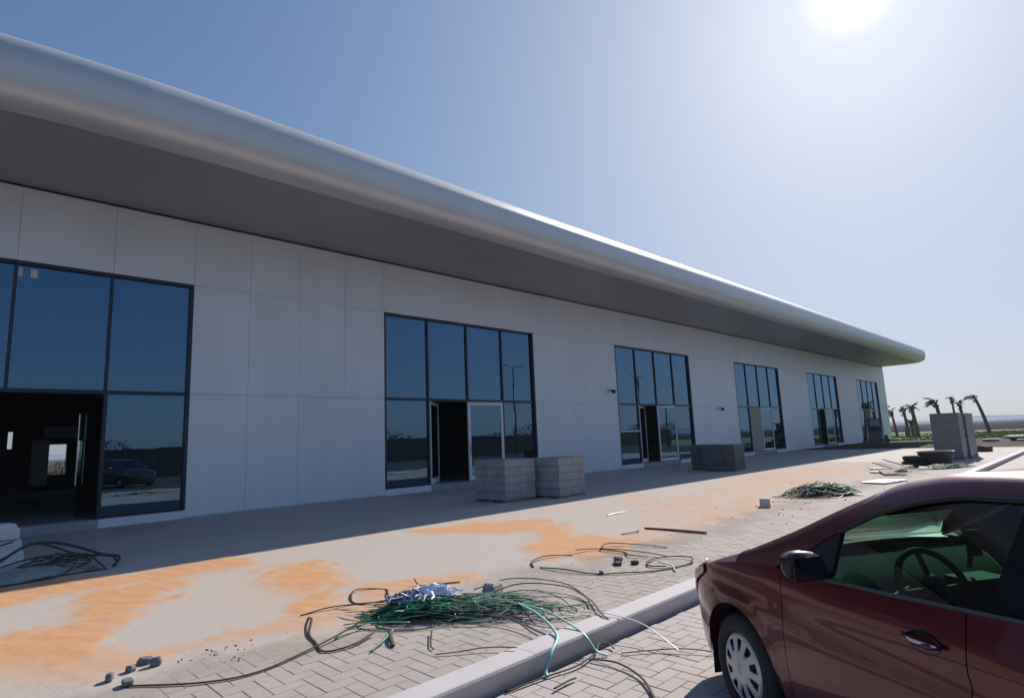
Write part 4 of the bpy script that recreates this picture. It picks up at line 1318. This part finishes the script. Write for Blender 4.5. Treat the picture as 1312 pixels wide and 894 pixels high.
h0 = .012
G1 = 'loose packing straps on the paving'
single('strap', [(1.13, 5.11, h0), (1.52, 4.73, h0), (1.86, 4.61, h0), (2.33, 4.74, .02), (2.72, 4.86, .05), (3.04, 4.94, .1)], .0085, m_brown, 'long olive strap curving from the lower left corner up to the large heap', 'strap', G1)
single('strap', [(2.72, 5.75, h0), (3.0, 5.72, .03), (3.27, 5.68, h0), (3.50, 5.53, h0), (3.56, 5.50, h0)], .0085, m_brown, 'straight brown strap over the sand left of the large heap', 'strap', G1)
single('strap', [(3.56, 5.50, h0), (3.68, 5.72, .03), (3.80, 5.95, h0), (3.66, 6.14, .02), (3.50, 6.12, .03), (3.30, 5.80, h0), (3.34, 5.58, .02), (3.62, 5.38, .05)], .0085, m_brown, 'brown strap looped into an open oval behind the large heap', 'strap', G1)
single('strap', [(2.74, 5.62, h0), (2.66, 5.40, .05), (2.50, 5.12, .02), (2.44, 4.88, h0), (2.38, 4.66, h0), (2.44, 4.58, h0), (2.62, 4.56, .02), (2.86, 4.66, .03)], .010, m_brown, 'stiff dark brown strap bent into a hook at the left of the large heap', 'strap', G1)
single('strap', [(4.12, 5.86, .08), (4.15, 5.78, h0), (4.30, 5.66, h0), (4.51, 5.50, .02)], .009, m_brown, 'short dark strap lying on the sand behind the white film', 'strap', G1)
single('strap', [(2.98, 4.60, .02), (2.86, 4.40, .03), (2.80, 4.28, h0)], .015, m_brown, 'short thick dark strap end at the front left of the large heap', 'strap', G1)
single('strap', [(3.02, 4.62, .02), (2.80, 4.42, .03), (2.62, 4.32, h0)], .008, m_green2, 'pale green strap end crossing the thick dark one', 'strap', G1)
single('strap', [(3.20, 4.62, .04), (2.95, 4.86, .05), (2.72, 4.90, .03), (2.60, 4.84, h0)], .008, m_green2, 'pale green strap reaching left out of the large heap', 'strap', G1)
single('strap', [(2.90, 3.86, h0), (3.05, 3.74, .02), (3.22, 3.62, .03), (3.36, 3.44, .03)], .006, m_brown, 'thin dark strap lying from the pavers onto the kerb in front of the large heap', 'strap', G1)
single('strap', [(3.2, 4.3, .03), (3.0, 4.05, .02), (2.96, 3.96, h0)], .006, m_brown, 'thin brown strap pointing from the large heap towards the camera', 'strap', G1)
single('strap', [(3.7, 4.25, .06), (3.76, 3.9, .06), (3.70, 3.62, .03), (3.66, 3.5, .03)], .007, m_brown, 'brown strap running down from the large heap onto the kerb edge', 'strap', G1)
single('strap', [(4.05, 4.1, .10), (3.95, 3.75, .08), (3.78, 3.40, .03), (3.56, 3.26, -.01), (3.44, 3.22, -.10), (3.40, 3.17, -.13)], .012, m_cyan, 'turquoise tape hanging down over the kerb face, the left one', 'tape', 'turquoise tapes over the kerb')
single('strap', [(4.05, 4.1, .10), (4.05, 3.75, .09), (4.02, 3.42, .03), (3.98, 3.26, -.01), (3.98, 3.16, -.10), (4.02, 3.08, -.13)], .010, m_cyan, 'turquoise tape hanging down over the kerb face, the right one', 'tape', 'turquoise tapes over the kerb')
single('strap', [(3.02, 3.22, -.13), (3.35, 3.18, -.125), (3.68, 3.12, -.12), (3.96, 3.16, -.11), (4.12, 3.24, -.10), (4.20, 3.20, -.11), (4.16, 3.12, -.12)], .008, m_brown, 'dark strap curled on the lane along the foot of the kerb', 'strap', G1)
single('strap', [(3.86, 3.12, -.12), (3.90, 2.90, -.11), (3.80, 2.62, -.12), (3.58, 2.38, -.125), (3.50, 2.30, -.13)], .009, m_brown, 'dark strap arching over the lane towards the camera', 'strap', G1)
single('strap', [(3.26, 2.98, -.12), (3.42, 2.99, -.12), (3.50, 2.98, -.12)], .008, m_brown, 'stub of dark strap on the lane by the kerb', 'strap', G1)
single('strap', [(4.42, 3.66, .02), (4.48, 3.40, .03), (4.52, 3.10, .0), (4.46, 2.86, -.05), (4.42, 2.66, -.12)], .006, m_white, 'thin white cord running from the kerb down to the lane', 'cord')
single('strap', [(4.12, 3.02, -.125), (4.36, 2.82, -.12), (4.5, 2.62, -.11), (4.62, 2.36, -.125)], .006, m_brown, 'thin dark wire lying across the lane beside the white cord', 'strap', G1)
single('strap', [(4.15, 4.6, .10), (4.55, 4.55, .12), (4.85, 4.25, .08), (4.80, 3.92, .04), (4.62, 3.70, .03)], .009, m_brown, 'long brown strap arching out at the right side of the large heap', 'strap', G1)
single('strap', [(4.2, 4.9, .08), (4.65, 4.80, .12), (4.95, 4.35, .08), (4.78, 3.85, .03), (4.45, 3.45, .03), (4.40, 3.30, .0)], .008, m_brown, 'outermost brown strap bowing right of the large heap and over the kerb', 'strap', G1)
single('strap', [(4.0, 4.5, .12), (4.4, 4.3, .12), (4.5, 4.0, .08), (4.42, 3.72, h0)], .008, m_green, 'dark green strap bowing out of the heap towards the kerb', 'strap', G1)
for i in range(9):
    y0 = 4.25 - .06 * i; x0 = 3.95 + .02 * i
    single('strap', [(x0, y0, .10), (x0 + .10 + .03 * i, y0 - .18, .07 + .01 * (i % 3)), (x0 - .02 + .05 * i, y0 - .42 + .03 * i, .03 + .01 * (i % 2))], .007, (m_brown, m_green, m_green2)[i % 3],
           ('first', 'second', 'third', 'fourth', 'fifth', 'sixth', 'seventh', 'eighth', 'ninth')[i] + ' ' + ('brown', 'dark green', 'pale green')[i % 3] + ' strap end from the left in the fan between large heap and kerb', 'strap', 'strap ends fanning down to the kerb')

# second loose loops
GB = 'straps looped on the paving behind the car'
single('strap', [(5.61, 5.27, h0), (5.64, 4.9, .03), (5.72, 4.5, h0), (5.95, 4.22, .02), (6.22, 4.03, h0), (6.55, 3.92, h0), (6.84, 3.88, .02), (7.08, 4.0, .03), (7.05, 4.2, .03), (6.86, 4.36, .02), (6.62, 4.34, .03), (6.42, 4.2, .02), (6.5, 4.02, .02)], .011, m_brown, 'thick brown strap making a wide low arc with a small loop at its right end', 'strap', GB)
single('strap', [(5.58, 5.36, h0), (5.78, 5.56, .03), (6.1, 5.60, .04), (6.45, 5.44, h0)], .010, m_brown, 'brown strap arc at the back left of the second strap pile', 'strap', GB)
single('strap', [(6.6, 5.5, .05), (6.9, 5.38, .03), (7.0, 5.0, h0), (6.8, 4.75, .03), (6.86, 4.5, .02)], .010, m_brown, 'brown strap zigzagging through the middle of the second strap pile', 'strap', GB)
single('strap', [(6.9, 5.3, .04), (7.25, 5.42, .05), (7.5, 5.05, .03), (7.60, 4.66, h0)], .010, m_brown, 'brown strap at the back of the second strap pile pointing right', 'strap', GB)
single('strap', [(6.9, 5.3, .04), (6.95, 4.95, .05), (7.0, 4.55, .04), (7.06, 4.35, h0)], .010, m_brown, 'brown strap crossing toward the small loop of the second pile', 'strap', GB)
single('strap', [(6.62, 4.2, .03), (6.56, 3.98, .02), (6.36, 3.82, h0)], .009, m_green2, 'pale green strap end at the small loop of the second pile', 'strap', GB)
stone('rubble_chunk', 6.42, 4.66, .0, .14, .10, .09, .3, m_mauve, 'blue-grey chunk in the middle of the second strap pile', 'rubble', 'chunks in the second strap pile', 21)
stone('rubble_chunk', 6.30, 4.58, .0, .11, .09, .05, .9, m_dark, 'dark chunk left of the blue-grey one in the second strap pile', 'rubble', 'chunks in the second strap pile', 22)
stone('rubble_chunk', 6.47, 4.44, .0, .10, .09, .055, .1, m_dark, 'dark chunk right of the blue-grey one in the second strap pile', 'rubble', 'chunks in the second strap pile', 23)
stone('rubble_chunk', 5.80, 4.46, .0, .08, .06, .05, .5, m_stone, 'small pale chunk on the thick strap of the second pile', 'rubble', 'chunks in the second strap pile', 24)
single('stick', [(8.89, 5.85, .02), (8.93, 5.3, .025), (8.96, 4.76, .02)], .016, mat('rusty_rod', (.20, .09, .05), .8), 'straight rusty rod on the sand behind the second strap pile', 'rod', None, .9)
single('stick', [(8.20, 5.85, .012), (8.45, 5.74, .03), (8.7, 5.85, .012)], .010, m_brown, 'thin bent strap left of the rusty rod', 'strap', GB)
single('stick', [(9.96, 7.43, .012), (10.3, 7.46, .02), (10.62, 7.43, .012)], .014, m_white, 'thin pale stick alone on the grey paving', 'stick')
single('strap', [(6.86, 3.56, .02), (7.1, 3.80, .03), (7.3, 3.62, .05), (7.1, 3.45, .03), (6.9, 3.3, -.02)], .008, m_white, 'pale cord curled on the kerb in front of the car', 'cord')

# far heap of green straps
t = empty('strap_heap', (15.5, 4.95, 0))
AX2, AY2 = Vector((.62, -.50, 0)) * 1.0, Vector((.5, .5, 0)) * .9
tangle(t, Vector((0, 0, 0)), AX2, AY2, 190, m_green, rng, 'green_straps', .27, .014)
tangle(t, Vector((-.2, .1, .02)), AX2 * 1.05, AY2 * 1.1, 45, m_green2, rng, 'pale_straps', .28, .012)
tangle(t, Vector((-.3, .2, 0)), AX2 * 1.15, AY2 * 1.2, 60, m_brown, rng, 'dusty_straps', .28, .012, long_=1.2)
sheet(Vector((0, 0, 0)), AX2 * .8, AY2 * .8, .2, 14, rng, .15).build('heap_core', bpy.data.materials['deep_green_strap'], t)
tag(t, 'round heap of dark green straps just above the car bonnet', 'strap heap', 'heaps of packing straps')
t = empty('strap_heap', (25.9, 4.3, 0))
tangle(t, Vector((0, 0, 0)), Vector((1.3, -.5, 0)), Vector((.3, .9, 0)) * .6, 120, m_green, rng, 'green_straps', .16, .018)
tag(t, 'flat heap of teal straps at the foot of the mortar tub', 'strap heap', 'heaps of packing straps')
# board and broken boards farther along
bo = empty('white_board', (19.3, 4.72, .02), R(-12))
MB().box(-.65, .65, -.32, .32, 0, .025).build('board', m_white, bo); tag(bo, 'flat white board lying on the paving beyond the far strap heap', 'board')
m_plank = mat('broken_board', (.20, .16, .14), .85, vary=.35, vscale=2)
m_plankw = mat('pale_offcut', (.5, .48, .46), .8)
k = 0
for (x_, y_, w_, d_, rz_, tilt, mt_, lb) in ((22.4, 5.35, 1.3, .35, 20, .05, m_plank, 'brown broken board at the left end of the scrap line'), (23.4, 5.25, 1.5, .25, -15, .10, m_plank, 'long brown board in the middle of the scrap line'), (24.2, 5.7, 1.2, .4, 50, .18, m_plank, 'tilted brown board propped up in the scrap line'), (25.1, 5.6, 1.0, .3, 80, .30, m_plank, 'steep brown board leaning toward the mortar tub'), (23.0, 5.75, .6, .4, 0, .03, m_plankw, 'white offcut at the back of the scrap line'), (24.6, 6.2, .5, .4, 30, .03, m_plankw, 'white offcut behind the propped board'), (22.0, 5.0, .5, .2, 70, .04, m_plank, 'short brown offcut nearest the far strap heap'), (25.0, 4.85, .35, .25, 10, .12, m_plankw, 'small bright white scrap in front of the mortar tub')):
    e_ = MB().box(-w_ / 2, w_ / 2, -d_ / 2, d_ / 2, 0, .03).build('scrap_board', mt_, None, loc=(x_, y_, .02 + w_ / 2 * sin(tilt))); e_.rotation_euler = (tilt * .4, -tilt, R(rz_)); tag(e_, lb, 'board', 'scrap boards along the forecourt')

# ------------------------------------------------------------------ white blocks and black hose near the first shopfront
t = empty('white_block_stack', (.22, 12.2, 0), R(6))
m_foam = mat('white_block', (.60, .60, .63), .8, vary=.06, vscale=3)
for i, (x_, y_, z_, w_, d_, h_) in enumerate([(0, 0, 0, 1.05, 1.0, .19), (.02, .03, .195, 1.0, .95, .19), (0, 0, .39, .98, .97, .17), (.66, .1, .562, .3, .5, .05)]):
    MB().cham(x_, x_ + w_, y_, y_ + d_, z_, z_ + h_, .02, J=.006).build('block', m_foam, t)
tag(t, 'low stack of white blocks at the left edge before the dark doorway', 'block stack')
t = empty('hose_heap', (1.2, 10.9, 0)); m_hose = mat('dusty_hose', (.045, .05, .05), .6)
H = lambda x, y, z: Vector((x - 1.2, y - 10.9, z))
for pts, r_ in (([H(.2, 10.6, .02), H(.7, 11.1, .10), H(1.2, 11.7, .32), H(1.5, 11.8, .33), H(1.8, 11.6, .25), H(2.1, 11.2, .12), H(2.25, 10.85, .10), H(2.12, 10.5, .03)], .028),
              ([H(.3, 10.9, .05), H(.9, 11.3, .22), H(1.35, 11.7, .34), H(1.8, 11.3, .16), H(2.15, 11.0, .12), H(2.2, 10.7, .05)], .02),
              ([H(.1, 10.3, .02), H(.9, 10.25, .02), H(1.5, 10.35, .04), H(1.75, 10.7, .22), H(1.9, 10.9, .16), H(2.0, 10.35, .02)], .016),
              ([H(.4, 10.5, .03), H(1.0, 10.9, .2), H(1.6, 11.2, .2), H(1.9, 10.9, .1), H(1.5, 10.6, .04), H(1.2, 10.8, .12)], .016),
              ([H(-.2, 11.6, .3), H(.6, 12.0, .28), H(1.1, 12.0, .38)], .016)):
    m_ = MB(); m_.tube(catmull(pts, 10), r_ * .75, 8); m_.build('hose', m_hose, t, smooth=True)
sheet(H(1.2, 10.75, .0), Vector((.85, .1, 0)), Vector((-.1, .42, 0)), .13, 16, rng, .12).build('clear_sheet', m_dusty, t)
tangle(t, H(1.5, 10.9, 0), Vector((.7, .1, 0)), Vector((.0, .5, 0)), 26, m_brown, rng, 'loose_strap', .25, .012)
tag(t, 'heap of black hose over clear sheeting at the left edge of the shade', 'hose')

# ------------------------------------------------------------------ wind-blown palms on the lawn
m_trunk = mat('palm_trunk', (.075, .055, .045), .95, vary=.35, vscale=6, stretch=(1, 1, 6))
m_frond = mat('palm_frond', (.035, .045, .028), .8, vary=.3, vscale=3)
m_dry = mat('dry_frond', (.07, .055, .038), .9, vary=.3, vscale=3)
def palm(x, y, h_, lean, nf, spread, label, seed, rad_=.22, fl=1.3, zb=-.15, wind=True):
    rg = random.Random(seed)
    t = empty('palm_tree', (x, y, zb))
    L = Vector((-lean * .7, lean * .7, 0))
    pts = [Vector((0, 0, 0)), L * .3 + Vector((0, 0, h_ * .35)), L * .7 + Vector((0, 0, h_ * .7)), L * 1.15 + Vector((0, 0, h_))]
    pc = catmull(pts, 8)
    rr_ = [rad_ * (1.1 - .35 * i / (len(pc) - 1)) * (1 + .08 * (i % 2)) for i in range(len(pc))]
    m_ = MB().tube(pc, rr_, 9); m_.build('trunk', m_trunk, t)
    top = pc[-1]
    # swollen boot of old leaf bases
    m_ = MB()
    for k_ in range(26):
        a = rg.random() * 6.28; z_ = rg.uniform(-.7, .1)
        p = top + Vector((cos(a) * rad_ * .8, sin(a) * rad_ * .8, z_)); m_.tube([p, p + Vector((cos(a) * .16, sin(a) * .16, .22))], [.06, .02], 4)
    stuff(m_.build('leaf_bases', m_trunk, t))
    W_ = Vector((-.7, .7, 0))
    for k_ in range(nf):
        a = rg.random() * 6.28; up = rg.uniform(-.35, 1.3)
        d_ = Vector((cos(a), sin(a), 0)) * .75 + (W_ * spread if wind else Vector((0, 0, 0)))
        d_ = d_.normalized()
        L_ = fl * rg.uniform(.45, .85)
        rib = [top + Vector((0, 0, .05))]
        cur = Vector((d_.x, d_.y, up)).normalized()
        p = rib[0].copy()
        for q in range(6):
            p = p + cur * L_ / 6; cur = (cur + Vector((W_.x * .06, W_.y * .06, -.17))).normalized(); rib.append(p.copy())
        m_ = MB(); m_.tube(rib, [.03, .026, .02, .016, .012, .008, .004], 3)
        side = cur.cross(Vector((0, 0, 1))).normalized()
        for q in range(1, 7):
            for ss in (-1, 1):
                for e in (0, .33, .66):
                    if q == 6 and e: continue
                    b0 = rib[q] if not e else rib[q].lerp(rib[min(6, q + 1)], e)
                    tdir = (rib[q] - rib[q - 1]).normalized()
                    ln = L_ * .34 * (1 - abs(q - 3) / 6)
                    tip = b0 + side * ss * ln * .8 + tdir * ln * .6 + Vector((0, 0, -ln * rg.uniform(.25, .7)))
                    wv = tdir * .055
                    m_.add([b0 - wv, b0 + wv, tip], [(0, 1, 2)])
        m_.build('frond', m_dry if up < -.1 else m_frond, t)
    tag(t, label, 'palm tree', 'palm trees on the lawn')
palm(83.5, 18.35, 3.3, .35, 9, .5, 'leftmost slim palm tree beside the end of the building', 1, .14, 1.1)
palm(83.1, 17.05, 3.3, .25, 10, .3, 'second palm tree from the building, upright and shaggy', 2, .17, 1.1)
palm(81.5, 15.85, 3.6, .3, 13, .2, 'bushy palm tree with a thick trunk, third from the building', 3, .22, 1.2)
palm(82.7, 16.55, 2.0, .1, 8, .1, 'short palm tree squeezed between two taller ones', 6, .18, .9)
palm(79.0, 12.9, 4.0, .5, 12, 1.1, 'palm tree behind the wrapped pallets with fronds blown to the left', 4, .2, 1.6)
palm(82.0, 12.2, 4.35, .1, 4, .6, 'small distant palm crown right above the middle of the wrapped pallets', 7, .12, .8)
palm(76.0, 10.6, 3.5, .2, 5, .7, 'palm tree peeking over the right part of the wrapped pallets', 8, .14, 1.0)
palm(98.0, 11.2, 4.7, 1.1, 12, 1.0, 'lone leaning palm tree farthest right on the lawn', 5, .2, 1.6)
pb = empty('lawn_post', (84.5, 17.6, -.1))
MB().tube([(0, 0, 0), (0, 0, 1.3)], [.16, .12], 8).build('stump', m_trunk, pb); tag(pb, 'short dark stump among the palm trees on the lawn', 'stump')
# clods and sacks along the far kerb
for i, (x_, y_, w_, h_, mt_, lb) in enumerate([(58, 6.6, 1.4, .25, m_stone, 'pale rubble mound on the soil right of the wrapped pallets'), (60, 5.2, 1.1, .35, m_dark, 'dark rubble mound beyond the far kerb'), (57, 4.3, 1.5, .22, m_stone, 'pale rubble mound near the right edge beyond the far kerb'), (66, 5.9, 1.6, .3, mat('cream_sack', (.55, .5, .42), .8), 'cream sack lying on the lawn edge at the foot of the lone palm'), (39.5, 4.9, .9, .35, m_dark, 'dark lump of rubble behind the wrapped pallets near the kerb')]):
    stone('rubble_mound', x_, y_, -.02, w_, w_ * .8, h_, i * .7, mt_, lb, 'rubble', 'rubble beyond the forecourt', 40 + i)
# stretch of low soil bank shading the strip before the lawn
# bushes beyond the rear openings
m_leaf = mat('bush_leaf', (.06, .09, .03), .8, vary=.35, vscale=2)
t = empty('bush_row', (6, 44, -.2)); m_ = MB()
for _ in range(2600):
    x_ = rng.uniform(-4, 8); y_ = rng.gauss(0, .5); z_ = rng.uniform(.1, 2.4) * (.7 + .3 * sin(x_))
    a = rng.random() * 6.3; s_ = rng.uniform(.07, .16)
    m_.add([(x_, y_, z_), (x_ + s_ * cos(a), y_ + s_ * sin(a), z_ + s_ * rng.uniform(-1, 1)), (x_ - s_ * sin(a), y_ + s_, z_ + s_)], [(0, 1, 2)])
stuff(m_.build('leaves', m_leaf, t)); MB().tube([(0, 0, 0), (0, 0, 1.4)], .06, 6).build('stem', m_trunk, t)
tag(t, 'green bushes seen through the dark doorway and the rear window', 'bushes')

# ------------------------------------------------------------------ things the shop glass reflects: lamp posts, a parked car, plus an added stand-in fence and bushes
m_pole = mat('lamp_pole', (.09, .10, .11), .5, metal=.5)
def lamp(x, y, label):
    t = empty('street_lamp', (x, y, -.14))
    MB().lathe([(0, 0), (.22, 0), (.22, .03), (.11, .06), (.10, .5)], 'z', 14).build('base_plate', m_pole, t)
    MB().tube([(0, 0, .3), (0, 0, 9.3)], [.095, .055], 10).build('pole', m_pole, t, smooth=40)
    for s in (-1, 1):
        a_ = MB().tube([(0, 0, 9.2), (s * .5, 0, 9.35), (s * .95, 0, 9.42)], .04, 8).build('arm', m_pole, t)
        h_ = MB().cham(-.36, .36, -.14, .14, 0, .09, .03); h_.v = [(v[0] + s * 1.25, v[1], v[2] + 9.38) for v in h_.v]
        h_.build('lamp_head', m_pole, t)
    tag(t, label, 'street lamp', 'double-armed street lamps mirrored in the shop glass')
lamp(43.4, -10, 'double-armed street lamp mirrored in the right pane of the second shopfront')
lamp(66.8, -10, 'double-armed street lamp mirrored in the left panes of the third shopfront')
t = empty('standin_fence', (20, -19, -.14))  # added out of view as a stand-in for the mirrored dark band
m_standin = mat('standin_hoarding', (.028, .036, .036), .8, vary=.3, vscale=.6)
for i in range(46):
    o = MB().box(0, 2.36, 0, .04, .05, 2.25 + .12 * rng.random()).build('standin_panel', m_standin, t); o.location = (-50 + 2.4 * i, 0, 0)
    MB().box(2.36, 2.4, -.02, .06, 0, 2.4).build('post', m_pole, o)
tag(t, 'added dark fence standing in for the dark band mirrored low in the shop glass', 'fence')
t = empty('standin_hedge', (30, -24, -.14)); m_ = MB()  # added bushes, raising the mirrored dark band unevenly
for _ in range(9000):
    x_ = rng.uniform(-20, 60); y_ = rng.gauss(0, .8); z_ = (2.0 + 1.3 * sin(x_ * .35) * sin(x_ * .13 + 1)) * rng.random() + .6
    a = rng.random() * 6.3; s_ = rng.uniform(.08, .24)
    m_.add([(x_, y_, z_), (x_ + s_ * cos(a), y_ + s_ * sin(a), z_ + s_ * rng.uniform(-1, 1)), (x_ - s_ * sin(a), y_ + s_, z_ + s_)], [(0, 1, 2)])
stuff(m_.build('leaves', m_leaf, t)); tag(t, 'added uneven bushes behind the stand-in fence, for the dark band mirrored in the glass', 'bushes')
c2 = copy_tree(car)
c2.location = (8.6, -5.5, -.14); c2.rotation_euler = (0, 0, R(75))
m_paint_dark = mat('black_paint', (.012, .012, .014), .35, coat=.8)
def all_kids(o):
    for k_ in [q for q in bpy.data.objects if q.parent == o]:
        yield k_
        yield from all_kids(k_)
for k_ in all_kids(c2):
    if k_.type == 'MESH' and k_.material_slots and k_.material_slots[0].material in (m_paint, m_dustpaint):
        k_.material_slots[0].link = 'OBJECT'; k_.material_slots[0].material = m_paint_dark
tag(c2, 'second dark car parked farther back, seen only mirrored in the first shopfront', 'car')

hz = MB().box(-11500, 11500, -11500, 11500, -2, 12).build('haze', [])
hm = bpy.data.materials.new('haze_air'); hm.use_nodes = True
hn = hm.node_tree; hn.nodes.clear()
ho_ = hn.nodes.new('ShaderNodeOutputMaterial'); hv = hn.nodes.new('ShaderNodeVolumePrincipled')
hv.inputs['Color'].default_value = (.70, .82, 1, 1); hv.inputs['Density'].default_value = .00035; hv.inputs['Anisotropy'].default_value = .1
hn.links.new(hv.outputs[0], ho_.inputs['Volume'])
hz.data.materials.append(hm); stuff(hz)
